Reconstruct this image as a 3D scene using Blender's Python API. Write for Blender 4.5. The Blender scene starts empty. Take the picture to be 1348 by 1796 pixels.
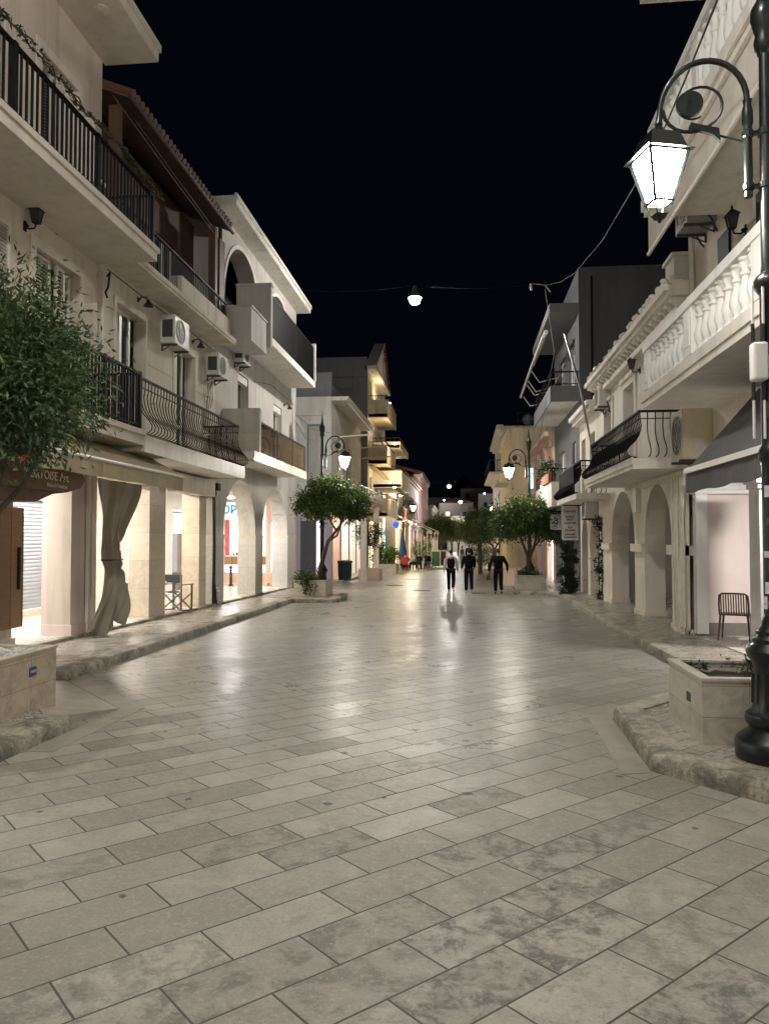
import bpy, math, random
from mathutils import Vector, Matrix
R = math.radians
rnd = random.Random(7)
scene = bpy.context.scene
COL = scene.collection

def gz(y):
    "height of the street, which falls gently away from the camera"
    return -0.013*y if y < 45 else -0.585-0.004*(y-45)

# ------------------------------------------------------------------ objects
def tag(o, label=None, cat=None, group=None, kind=None):
    if label: o['label'] = label
    if cat: o['category'] = cat
    if group: o['group'] = group
    if kind: o['kind'] = kind
    return o

def thing(name, label, cat, loc=(0, 0, 0), rz=0.0, group=None):
    o = bpy.data.objects.new(name, None); COL.objects.link(o)
    o.location = loc; o.rotation_euler = (0, 0, rz); o.empty_display_size = .2
    return tag(o, label, cat, group)

def kids(o):
    return [c for c in list(COL.objects) if c.parent == o]

def copy_tree(o, parent=None, tree=None):
    if tree is None:
        tree = {}
        for c in COL.objects:
            if c.parent: tree.setdefault(c.parent.name, []).append(c)
    c = o.copy(); COL.objects.link(c)
    if parent is not None: c.parent = parent
    for ch in tree.get(o.name, []): copy_tree(ch, c, tree)
    return c

def again(o, loc, rz, label=None, group=None, scale=None):
    c = copy_tree(o); c.location = loc; c.rotation_euler = (0, 0, rz)
    if scale: c.scale = (scale,)*3
    if label: c['label'] = label
    if group: c['group'] = group
    return c

# ------------------------------------------------------------------ mesh builder
class MB:
    def __init__(s): s.v = []; s.f = []
    def add(s, vs, fs):
        n = len(s.v); s.v += [tuple(p) for p in vs]; s.f += [tuple(i+n for i in f) for f in fs]; return s
    def poly(s, *p): return s.add(p, [tuple(range(len(p)))])
    def box(s, x0, x1, y0, y1, z0, z1):
        return s.add([(x0,y0,z0),(x1,y0,z0),(x1,y1,z0),(x0,y1,z0),(x0,y0,z1),(x1,y0,z1),(x1,y1,z1),(x0,y1,z1)],
                     [(3,2,1,0),(4,5,6,7),(0,1,5,4),(1,2,6,5),(2,3,7,6),(3,0,4,7)])
    def mbox(s, mp, u0, u1, d0, d1, v0, v1):
        n = len(s.v); s.box(u0, u1, d0, d1, v0, v1)
        for i in range(n, len(s.v)): s.v[i] = mp(*s.v[i])
        return s
    def tbox(s, M, sx, sy, sz):
        n = len(s.v); s.box(-sx/2, sx/2, -sy/2, sy/2, -sz/2, sz/2)
        for i in range(n, len(s.v)): s.v[i] = tuple(M @ Vector(s.v[i]))
        return s
    def bar(s, a, b, w, h=None):
        "square bar from a to b"
        a = Vector(a); b = Vector(b); d = b-a; L = d.length
        if L < 1e-6: return s
        return s.tbox(Matrix.Translation((a+b)/2) @ d.to_track_quat('Z', 'Y').to_matrix().to_4x4(), w, h or w, L)
    def prism(s, pts, d0, d1, mp):
        "2-D outline (u, v) extruded from depth d0 to d1"
        n = len(pts)
        return s.add([mp(u, d0, v) for u, v in pts]+[mp(u, d1, v) for u, v in pts],
                     [tuple(range(n)), tuple(range(2*n-1, n-1, -1))]+[(i, (i+1) % n, n+(i+1) % n, n+i) for i in range(n)])
    def tube(s, pts, r, n=8, closed=False):
        P = [Vector(p) for p in pts]; m = len(P)
        rs = r if isinstance(r, (list, tuple)) else [r]*m
        t0 = (P[1]-P[0]).normalized()
        ref = Vector((0, 0, 1)) if abs(t0.z) < .9 else Vector((1, 0, 0))
        side = t0.cross(ref).normalized(); base = len(s.v); vs = []
        for i in range(m):
            a = P[i-1] if i > 0 else (P[-1] if closed else P[0]); b = P[i+1] if i < m-1 else (P[0] if closed else P[-1])
            t = (b-a).normalized()
            side = (side-t*side.dot(t)).normalized(); up = t.cross(side)
            for k in range(n):
                A = 2*math.pi*k/n; vs.append(tuple(P[i]+(side*math.cos(A)+up*math.sin(A))*rs[i]))
        fs = [(i*n+k, i*n+(k+1) % n, ((i+1) % m)*n+(k+1) % n, ((i+1) % m)*n+k) for i in range(m if closed else m-1) for k in range(n)]
        if not closed: fs += [tuple(range(n-1, -1, -1)), tuple(range((m-1)*n, m*n))]
        return s.add(vs, fs)
    def lathe(s, prof, c=(0, 0, 0), n=16):
        vs = []; m = len(prof)
        for r, z in prof:
            for k in range(n):
                A = 2*math.pi*k/n; vs.append((c[0]+r*math.cos(A), c[1]+r*math.sin(A), c[2]+z))
        fs = [(i*n+k, i*n+(k+1) % n, (i+1)*n+(k+1) % n, (i+1)*n+k) for i in range(m-1) for k in range(n)]
        fs += [tuple(range(n-1, -1, -1)), tuple(range((m-1)*n, m*n))]
        return s.add(vs, fs)
    def ball(s, c, rx, ry=None, rz=None, n=10, m=7):
        ry = ry or rx; rz = rz or rx
        vs = [(c[0]+rx*math.sin(math.pi*i/m)*math.cos(2*math.pi*k/n), c[1]+ry*math.sin(math.pi*i/m)*math.sin(2*math.pi*k/n), c[2]+rz*math.cos(math.pi*i/m)) for i in range(m+1) for k in range(n)]
        return s.add(vs, [(i*n+k, (i+1)*n+k, (i+1)*n+(k+1) % n, i*n+(k+1) % n) for i in range(m) for k in range(n)])
    def frustum(s, a, za, b, zb, c=(0, 0)):
        "square frustum, half widths a at za and b at zb"
        q = [(-1,-1),(1,-1),(1,1),(-1,1)]
        return s.add([(c[0]+x*a, c[1]+y*a, za) for x, y in q]+[(c[0]+x*b, c[1]+y*b, zb) for x, y in q],
                     [(3,2,1,0),(4,5,6,7)]+[(i, (i+1) % 4, 4+(i+1) % 4, 4+i) for i in range(4)])
    def obj(s, name, m, parent=None, smooth=False, bev=0.0, local=False, mats=None):
        me = bpy.data.meshes.new(name); me.from_pydata(s.v, [], s.f); me.update()
        me.materials.append(m)
        o = bpy.data.objects.new(name, me); COL.objects.link(o)
        if smooth:
            me.polygons.foreach_set('use_smooth', [True]*len(me.polygons))
            me.set_sharp_from_angle(angle=R(38))
        if bev:
            b = o.modifiers.new('bevel', 'BEVEL'); b.width = bev; b.segments = 2; b.limit_method = 'ANGLE'; b.angle_limit = R(40)
        if parent is not None:
            o.parent = parent
            if not local and parent.type == 'EMPTY': o.location = -Vector(parent.location)
        return o

# wall planes: map (u along the wall, d depth into the wall, v up) to the world
def wallL(X): return lambda u, d, v: (X-d, u, v)
def wallR(X): return lambda u, d, v: (X+d, u, v)
def wallS(Y): return lambda u, d, v: (u, Y+d, v)
def wallN(Y): return lambda u, d, v: (u, Y-d, v)

def arch_top(h, u):
    u0, u1, v0, v1 = h[:4]
    if len(h) < 5 or not h[4]: return v1
    spring = h[4]; c = (u0+u1)/2; a = (u1-u0)/2
    t = max(0.0, 1-((u-c)/a)**2)
    return spring+(v1-spring)*math.sqrt(t)

def wall(mb, mp, u0, u1, v0, v1, holes=(), depth=.25, back=False):
    "wall face with rectangular (u0,u1,v0,v1) or arched (…, spring) openings and their reveals"
    cuts = {u0, u1}
    for h in holes:
        cuts |= {h[0], h[1]}
        if len(h) > 4 and h[4]:
            N = 20; c = (h[0]+h[1])/2; a = (h[1]-h[0])/2
            cuts |= {c-a*math.cos(math.pi*i/N) for i in range(N+1)}
    cuts = sorted(c for c in cuts if u0-1e-6 <= c <= u1+1e-6)
    cc = [cuts[0]]
    for c in cuts[1:]:
        if c-cc[-1] > 1e-5: cc.append(c)
    for a, b in zip(cc, cc[1:]):
        m = (a+b)/2
        hs = sorted([h for h in holes if h[0]-1e-6 <= m <= h[1]+1e-6], key=lambda h: h[2])
        la = lb = v0
        for h in hs:
            if h[2] > max(la, lb)+1e-5:
                mb.poly(mp(a, 0, la), mp(b, 0, lb), mp(b, 0, h[2]), mp(a, 0, h[2]))
                if back: mb.poly(mp(a, depth, la), mp(b, depth, lb), mp(b, depth, h[2]), mp(a, depth, h[2]))
            if h[2] > v0+1e-5: mb.poly(mp(a, 0, h[2]), mp(b, 0, h[2]), mp(b, depth, h[2]), mp(a, depth, h[2]))
            la, lb = arch_top(h, a), arch_top(h, b)
            mb.poly(mp(a, 0, la), mp(b, 0, lb), mp(b, depth, lb), mp(a, depth, la))
        mb.poly(mp(a, 0, la), mp(b, 0, lb), mp(b, 0, v1), mp(a, 0, v1))
        if back: mb.poly(mp(a, depth, la), mp(b, depth, lb), mp(b, depth, v1), mp(a, depth, v1))
    for h in holes:
        for u in (h[0], h[1]):
            t = h[4] if len(h) > 4 and h[4] else h[3]
            mb.poly(mp(u, 0, h[2]), mp(u, depth, h[2]), mp(u, depth, t), mp(u, 0, t))
    return mb

def shell(mb, xa, xb, y0, y1, z0, z1, front):
    "sides, roof and back of a building whose street wall (at x = front) is built apart"
    back = xa if front == xb else xb
    mb.poly((xa,y0,z0),(xb,y0,z0),(xb,y0,z1),(xa,y0,z1))
    mb.poly((xa,y1,z0),(xb,y1,z0),(xb,y1,z1),(xa,y1,z1))
    mb.poly((xa,y0,z1),(xb,y0,z1),(xb,y1,z1),(xa,y1,z1))
    mb.poly((back,y0,z0),(back,y1,z0),(back,y1,z1),(back,y0,z1))
    return mb

def each(name, m, parent, boxes, bev=0.0, label=None):
    "one object per box"
    out = []
    for b in boxes:
        o = MB().box(*b).obj(name, m, parent, bev=bev); out.append(o)
        if label: o['label'] = label
    return out

def text(parent, body, size, m, origin, ex, ey, name='lettering', extrude=.004, align='CENTER', bold=0.0):
    c = bpy.data.curves.new(name, 'FONT'); c.body = body; c.size = size; c.align_x = align; c.align_y = 'CENTER'
    c.extrude = extrude; c.offset = bold; c.resolution_u = 2
    o = bpy.data.objects.new('t', c); COL.objects.link(o)
    dg = bpy.context.evaluated_depsgraph_get()
    me = bpy.data.meshes.new_from_object(o.evaluated_get(dg)); COL.objects.unlink(o); bpy.data.objects.remove(o)
    ex = Vector(ex); ey = Vector(ey); ez = ex.cross(ey); O = Vector(origin)
    for v in me.vertices: v.co = O+ex*v.co.x+ey*v.co.y+ez*v.co.z
    me.materials.clear(); me.materials.append(m); me.name = name
    t = bpy.data.objects.new(name, me); COL.objects.link(t); t.parent = parent
    if parent is not None and parent.type == 'EMPTY': t.location = -Vector(parent.location)
    return t
# ------------------------------------------------------------------ materials
class NT:
    def __init__(s, name):
        s.m = bpy.data.materials.new(name); s.m.use_nodes = True
        s.t = s.m.node_tree; s.n = s.t.nodes; s.p = s.n['Principled BSDF']; s.out = s.n['Material Output']
        s.tc = s.new('ShaderNodeTexCoord').outputs['Object']
    def new(s, kind, **kw):
        n = s.n.new(kind)
        for k, v in kw.items(): setattr(n, k, v)
        return n
    def link(s, a, b): s.t.links.new(a, b)
    def put(s, sock, v):
        if hasattr(v, 'is_output') or hasattr(v, 'links'): s.link(v, sock)
        else: sock.default_value = v
    def map(s, scale=(1, 1, 1), rot=(0, 0, 0), loc=(0, 0, 0), src=None):
        n = s.new('ShaderNodeMapping'); n.inputs['Scale'].default_value = scale; n.inputs['Rotation'].default_value = rot; n.inputs['Location'].default_value = loc
        s.link(src or s.tc, n.inputs['Vector']); return n.outputs[0]
    def noise(s, scale, detail=4, rough=.55, src=None, dist=0.0):
        n = s.new('ShaderNodeTexNoise'); n.inputs['Scale'].default_value = scale; n.inputs['Detail'].default_value = detail
        n.inputs['Roughness'].default_value = rough; n.inputs['Distortion'].default_value = dist
        s.link(src or s.tc, n.inputs['Vector']); return n.outputs['Fac']
    def ramp(s, fac, stops):
        n = s.new('ShaderNodeValToRGB'); e = n.color_ramp.elements
        while len(e) < len(stops): e.new(.5)
        for i, (p, c) in enumerate(stops):
            e[i].position = p; e[i].color = (c, c, c, 1) if isinstance(c, (int, float)) else (*c, 1)
        s.link(fac, n.inputs[0]); return n.outputs[0]
    def mix(s, fac, a, b, mode='MIX'):
        n = s.new('ShaderNodeMix', data_type='RGBA', blend_type=mode)
        s.put(n.inputs[0], fac)
        for i, v in ((6, a), (7, b)):
            if isinstance(v, tuple): v = (*v, 1) if len(v) == 3 else v
            s.put(n.inputs[i], v)
        return n.outputs[2]
    def math(s, op, a, b=0.0):
        n = s.new('ShaderNodeMath', operation=op); s.put(n.inputs[0], a); s.put(n.inputs[1], b); return n.outputs[0]
    def bump(s, h, strength=.3, dist=.01, normal=None):
        n = s.new('ShaderNodeBump'); n.inputs['Strength'].default_value = strength; n.inputs['Distance'].default_value = dist
        s.link(h, n.inputs['Height'])
        if normal: s.link(normal, n.inputs['Normal'])
        return n.outputs[0]
    def set(s, **kw):
        for k, v in kw.items():
            if k == 'Color':
                k = 'Base Color'
            if isinstance(v, tuple) and len(v) == 3 and 'Color' in k: v = (*v, 1)
            s.put(s.p.inputs[k], v)
        return s

def mul(c, k): return tuple(min(1, x*k) for x in c)

def plaster(name, c, var=.13, rough=.8, streak=.34, bump=.25, dirt=(.10, .09, .075)):
    t = NT(name)
    big = t.noise(.7, 5, .6); fine = t.noise(45, 3)
    col = t.ramp(big, [(.25, mul(c, 1-var)), (.75, mul(c, 1+var))])
    col = t.mix(t.math('MULTIPLY', fine, .12), col, mul(c, .8))
    st = t.noise(1.0, 6, .65, t.map((3.5, 3.5, .35)), .4)
    col = t.mix(t.math('MULTIPLY', t.ramp(st, [(.47, 0.0), (.72, 1.0)]), streak), col, dirt)
    spots = t.ramp(t.noise(6, 6, .7), [(.66, 0.0), (.74, 1.0)])
    col = t.mix(t.math('MULTIPLY', spots, streak*.8), col, mul(dirt, 1.6))
    t.set(Color=col, Roughness=rough, Normal=t.bump(t.math('ADD', t.math('MULTIPLY', fine, .4), big), bump, .012))
    return t.m

def plain(name, c, rough=.5, metal=0.0, var=.12, scale=8, bump=.08, bscale=70, coat=0.0, spec=None):
    t = NT(name); n = t.noise(scale, 4)
    t.set(Color=t.ramp(n, [(.25, mul(c, 1-var)), (.75, mul(c, 1+var))]), Metallic=metal,
          Roughness=t.ramp(t.noise(scale*1.7, 4), [(.2, max(0, rough-.1)), (.8, min(1, rough+.12))]))
    if bump: t.set(Normal=t.bump(t.noise(bscale, 3), bump, .006))
    if coat: t.p.inputs['Coat Weight'].default_value = coat
    if spec is not None: t.p.inputs['Specular IOR Level'].default_value = spec
    return t.m

def glow(name, c, strength):
    t = NT(name); e = t.new('ShaderNodeEmission'); e.inputs[0].default_value = (*c, 1); e.inputs[1].default_value = strength
    t.link(e.outputs[0], t.out.inputs['Surface']); return t.m

def paving(name, bw, bh, rot, tones, off=(0, 0), joint=.006, jcol=(.05, .045, .04), rough=(.2, .42), blot=.6, bumpk=.35, spec=.5, worn=None):
    "stone slabs in running bond: tone, blotches, polish and tilt change from slab to slab"
    t = NT(name)
    sep = t.map((1, 1, 1), (0, 0, -rot), (off[0], off[1], 0))
    flat = t.new('ShaderNodeVectorMath', operation='MULTIPLY'); t.link(sep, flat.inputs[0]); flat.inputs[1].default_value = (1, 1, 0)
    wob = t.new('ShaderNodeTexNoise'); wob.inputs['Scale'].default_value = 3.0; t.link(flat.outputs[0], wob.inputs['Vector'])
    wv = t.new('ShaderNodeVectorMath', operation='MULTIPLY_ADD'); t.link(wob.outputs['Color'], wv.inputs[0]); wv.inputs[1].default_value = (.006, .006, 0); t.link(flat.outputs[0], wv.inputs[2])
    src = wv.outputs[0]
    def brick(m):
        b = t.new('ShaderNodeTexBrick'); b.offset = .5
        b.inputs['Color1'].default_value = (0, 0, 0, 1); b.inputs['Color2'].default_value = (1, 1, 1, 1); b.inputs['Mortar'].default_value = (0, 0, 0, 1)
        b.inputs['Scale'].default_value = 1; b.inputs['Mortar Size'].default_value = m; b.inputs['Mortar Smooth'].default_value = .3
        b.inputs['Brick Width'].default_value = bw; b.inputs['Row Height'].default_value = bh; b.inputs['Bias'].default_value = 0
        t.link(src, b.inputs['Vector']); return b
    b = brick(joint); tint = b.outputs['Color']; jf = b.outputs['Fac']
    wn = t.new('ShaderNodeTexWhiteNoise', noise_dimensions='1D'); t.link(tint, wn.inputs['W']); r2 = wn.outputs['Value']
    wc = t.new('ShaderNodeSeparateColor'); t.link(wn.outputs['Color'], wc.inputs[0]); r3 = wc.outputs[1]
    slab = t.ramp(tint, [(i/(len(tones)-1), c) for i, c in enumerate(tones)])
    # every slab shows its own piece of stone
    shift = t.new('ShaderNodeCombineXYZ'); t.link(t.math('MULTIPLY', r2, 40), shift.inputs[2])
    vv = t.new('ShaderNodeVectorMath', operation='ADD'); t.link(t.tc, vv.inputs[0]); t.link(shift.outputs[0], vv.inputs[1]); own = vv.outputs[0]
    cloud = t.noise(3.2, 7, .62, own, .5); fine = t.noise(38, 6, .72, own); vein = t.noise(9, 7, .7, own, 1.2)
    if worn:
        # slabs of one stretch keep their rough mottled skin, the rest is walked smooth
        xy = t.new('ShaderNodeSeparateXYZ'); t.link(t.tc, xy.inputs[0])
        edge = t.math('ADD', t.math('SUBTRACT', worn, xy.outputs[1]), t.math('ADD', t.math('MULTIPLY', t.math('ABSOLUTE', t.math('SUBTRACT', xy.outputs[0], .1)), -.8), t.math('MULTIPLY', t.math('SUBTRACT', r3, .5), 3.0)))
        raw = t.ramp(t.math('MULTIPLY', edge, .25), [(0.0, .24), (.6, 1.0)])
        dull = t.ramp(t.math('MULTIPLY', t.math('ADD', t.math('SUBTRACT', worn+1.2, xy.outputs[1]), t.math('MULTIPLY', t.math('SUBTRACT', r3, .5), .5)), .22), [(0.0, .1), (.6, 1.0)])
    else: raw = None
    W = lambda v: t.math('MULTIPLY', v, raw if raw else .3)
    col = t.mix(t.ramp(cloud, [(.36, 0.0), (.66, .5)]), slab, mul(tones[len(tones)//2], .62))
    lich = t.noise(5.5, 9, .74, own, .35)
    lf = t.ramp(t.math('ADD', lich, t.math('MULTIPLY', t.math('SUBTRACT', fine, .5), .22)), [(.465, 0.0), (.575, 1.0)])
    col = t.mix(W(t.math('MULTIPLY', lf, t.math('MULTIPLY', t.ramp(r2, [(.15, .2), (.7, 1.0)]), blot))), col, (.10, .098, .09))
    col = t.mix(W(t.math('MULTIPLY', t.ramp(vein, [(.52, 0.0), (.66, 1.0)]), t.math('MULTIPLY', t.ramp(r3, [(.35, 0.0), (.85, 1.0)]), blot*.6))), col, (.16, .15, .13))
    col = t.mix(W(t.math('MULTIPLY', t.ramp(t.noise(7, 9, .78, own, .6), [(.53, 0.0), (.68, 1.0)]), .45)), col, mul(tones[3 % len(tones)], 1.25))
    col = t.mix(t.math('MULTIPLY', t.ramp(fine, [(.52, 0.0), (.66, 1.0)]), .42), col, mul(tones[3 % len(tones)], 1.25))
    col = t.mix(t.math('MULTIPLY', t.ramp(t.noise(62, 5, .7, own), [(.56, 0.0), (.64, 1.0)]), .42), col, mul(tones[0], .5))
    stain = t.ramp(t.noise(1.1, 7, .7, None, .6), [(.62, 0.0), (.68, 1.0)])
    col = t.mix(t.math('MULTIPLY', stain, .35), col, (.10, .09, .075))
    gum = t.new('ShaderNodeTexVoronoi', voronoi_dimensions='2D'); gum.inputs['Scale'].default_value = .95; gum.inputs['Randomness'].default_value = 1; t.link(t.map((1, 1, 0)), gum.inputs['Vector'])
    gc = t.new('ShaderNodeSeparateColor'); t.link(gum.outputs['Color'], gc.inputs[0])
    gs = t.math('ADD', t.math('ADD', gum.outputs['Distance'], t.math('MULTIPLY', t.noise(26, 3), .06)), t.math('MULTIPLY', gc.outputs[0], .045))
    col = t.mix(t.ramp(gs, [(.058, .85), (.07, 0.0)]), col, (.035, .033, .03))
    joints = t.mix(t.noise(2.2, 3), jcol, mul(jcol, 2.2))
    col = t.mix(jf, col, joints)
    polish = t.noise(1.7, 5, .6)
    ro = t.math('ADD', t.ramp(t.math('ADD', t.math('MULTIPLY', polish, .75), t.math('MULTIPLY', r3, .25)), [(.3, rough[0]), (.7, rough[1])]), t.math('MULTIPLY', t.ramp(vein, [(.5, 0.0), (.6, 1.0)]), .12))
    if raw: ro = t.math('ADD', ro, t.math('MULTIPLY', dull, .25))
    ro = t.math('MAXIMUM', ro, t.math('MULTIPLY', jf, .85))
    h = t.math('ADD', t.math('MULTIPLY', t.math('SUBTRACT', 1.0, brick(joint*1.6).outputs['Fac']), .9), t.math('ADD', t.math('MULTIPLY', cloud, .35), t.math('MULTIPLY', fine, .10)))
    t.set(Color=col, Roughness=ro, Normal=t.bump(h, bumpk, .006)); t.p.inputs['Specular IOR Level'].default_value = spec
    return t.m

def tiles_wall(name, c, sy, sz, var=.12, rough=.35, mort=.004):
    "stone cladding: joints every sz in height"
    t = NT(name)
    x = t.new('ShaderNodeSeparateXYZ'); t.link(t.tc, x.inputs[0])
    cmb = t.new('ShaderNodeCombineXYZ'); t.link(t.math('ADD', x.outputs[0], x.outputs[1]), cmb.inputs[0]); t.link(x.outputs[2], cmb.inputs[1])
    b = t.new('ShaderNodeTexBrick'); b.offset = 0; b.inputs['Scale'].default_value = 1; b.inputs['Brick Width'].default_value = sy; b.inputs['Row Height'].default_value = sz
    b.inputs['Mortar Size'].default_value = mort; b.inputs['Color1'].default_value = (0, 0, 0, 1); b.inputs['Color2'].default_value = (1, 1, 1, 1); t.link(cmb.outputs[0], b.inputs['Vector'])
    n = t.noise(7, 8, .7, None, .8); n2 = t.noise(30, 6, .7)
    col = t.ramp(t.math('ADD', t.math('MULTIPLY', n, .8), t.math('MULTIPLY', b.outputs['Color'], .2)), [(.3, mul(c, 1-var*1.6)), (.5, c), (.72, mul(c, 1+var))])
    col = t.mix(t.math('MULTIPLY', t.ramp(n2, [(.55, 0.0), (.68, 1.0)]), .35), col, mul(c, .62))
    col = t.mix(t.math('MULTIPLY', b.outputs['Fac'], .75), col, mul(c, .4))
    t.set(Color=col, Roughness=rough, Normal=t.bump(t.math('SUBTRACT', t.math('MULTIPLY', n2, .15), b.outputs['Fac']), .25, .004)); return t.m

def leaves(name, a, b, c, rough=.45):
    t = NT(name); g = t.new('ShaderNodeNewGeometry')
    col = t.ramp(g.outputs['Random Per Island'], [(0, a), (.55, b), (1, c)])
    cl = t.noise(1.6, 3)
    col = t.mix(t.ramp(cl, [(.35, 0.0), (.7, .5)]), col, mul(a, .7))
    t.set(Color=col, Roughness=rough)
    tr = t.new('ShaderNodeBsdfTranslucent'); t.link(col, tr.inputs[0])
    mx = t.new('ShaderNodeMixShader'); mx.inputs[0].default_value = .3
    t.link(t.p.outputs[0], mx.inputs[1]); t.link(tr.outputs[0], mx.inputs[2]); t.link(mx.outputs[0], t.out.inputs['Surface'])
    return t.m

def kerbstone(name, c=(.42, .39, .31)):
    t = NT(name)
    n = t.noise(5, 9, .76, None, .5); n2 = t.noise(30, 8, .78); g = t.noise(1.6, 7, .75)
    col = t.ramp(n, [(.34, mul(c, .34)), (.46, mul(c, .8)), (.56, mul(c, 1.05)), (.7, mul(c, 1.3))])
    col = t.mix(t.ramp(n2, [(.5, 0.0), (.62, .75)]), col, (.10, .092, .075))
    col = t.mix(t.math('MULTIPLY', t.ramp(g, [(.49, 0.0), (.57, 1.0)]), .6), col, (.06, .062, .052))
    t.set(Color=col, Roughness=.7, Normal=t.bump(t.math('ADD', n, t.math('MULTIPLY', n2, .5)), .7, .03)); return t.m

def woven(name, c, rough=.85, sc=220):
    t = NT(name); t.p.inputs['Specular IOR Level'].default_value = .15; w = t.new('ShaderNodeTexWave'); w.inputs['Scale'].default_value = sc/6; w.inputs['Distortion'].default_value = .6; t.link(t.tc, w.inputs['Vector'])
    n = t.noise(2.4, 5, .6)
    t.set(Color=t.ramp(n, [(.25, mul(c, .82)), (.75, mul(c, 1.12))]), Roughness=rough, Normal=t.bump(t.math('ADD', t.math('MULTIPLY', w.outputs['Fac'], .2), t.noise(5, 4)), .3, .02)); return t.m

def boards(name, c, width=.12, axis='Y', rough=.6):
    t = NT(name); s = {'X': (1/width, 1, 1), 'Y': (1, 1/width, 1), 'Z': (1, 1, 1/width)}[axis]
    x = t.new('ShaderNodeSeparateXYZ'); t.link(t.map(s), x.inputs[0]); co = x.outputs['XYZ'.index(axis)]
    fr = t.math('FRACT', co); fl = t.math('FLOOR', co)
    wn = t.new('ShaderNodeTexWhiteNoise', noise_dimensions='1D'); t.link(fl, wn.inputs['W'])
    grain = t.noise(4, 6, .6, t.map((1, 1, 14) if axis != 'Z' else (14, 14, 1)))
    col = t.ramp(t.math('ADD', t.math('MULTIPLY', wn.outputs['Value'], .5), t.math('MULTIPLY', grain, .5)), [(.2, mul(c, .6)), (.8, mul(c, 1.3))])
    gap = t.ramp(fr, [(.03, 1.0), (.06, 0.0)])
    t.set(Color=t.mix(gap, col, mul(c, .15)), Roughness=rough, Normal=t.bump(t.math('SUBTRACT', t.math('MULTIPLY', grain, .2), gap), .3, .006)); return t.m

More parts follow.
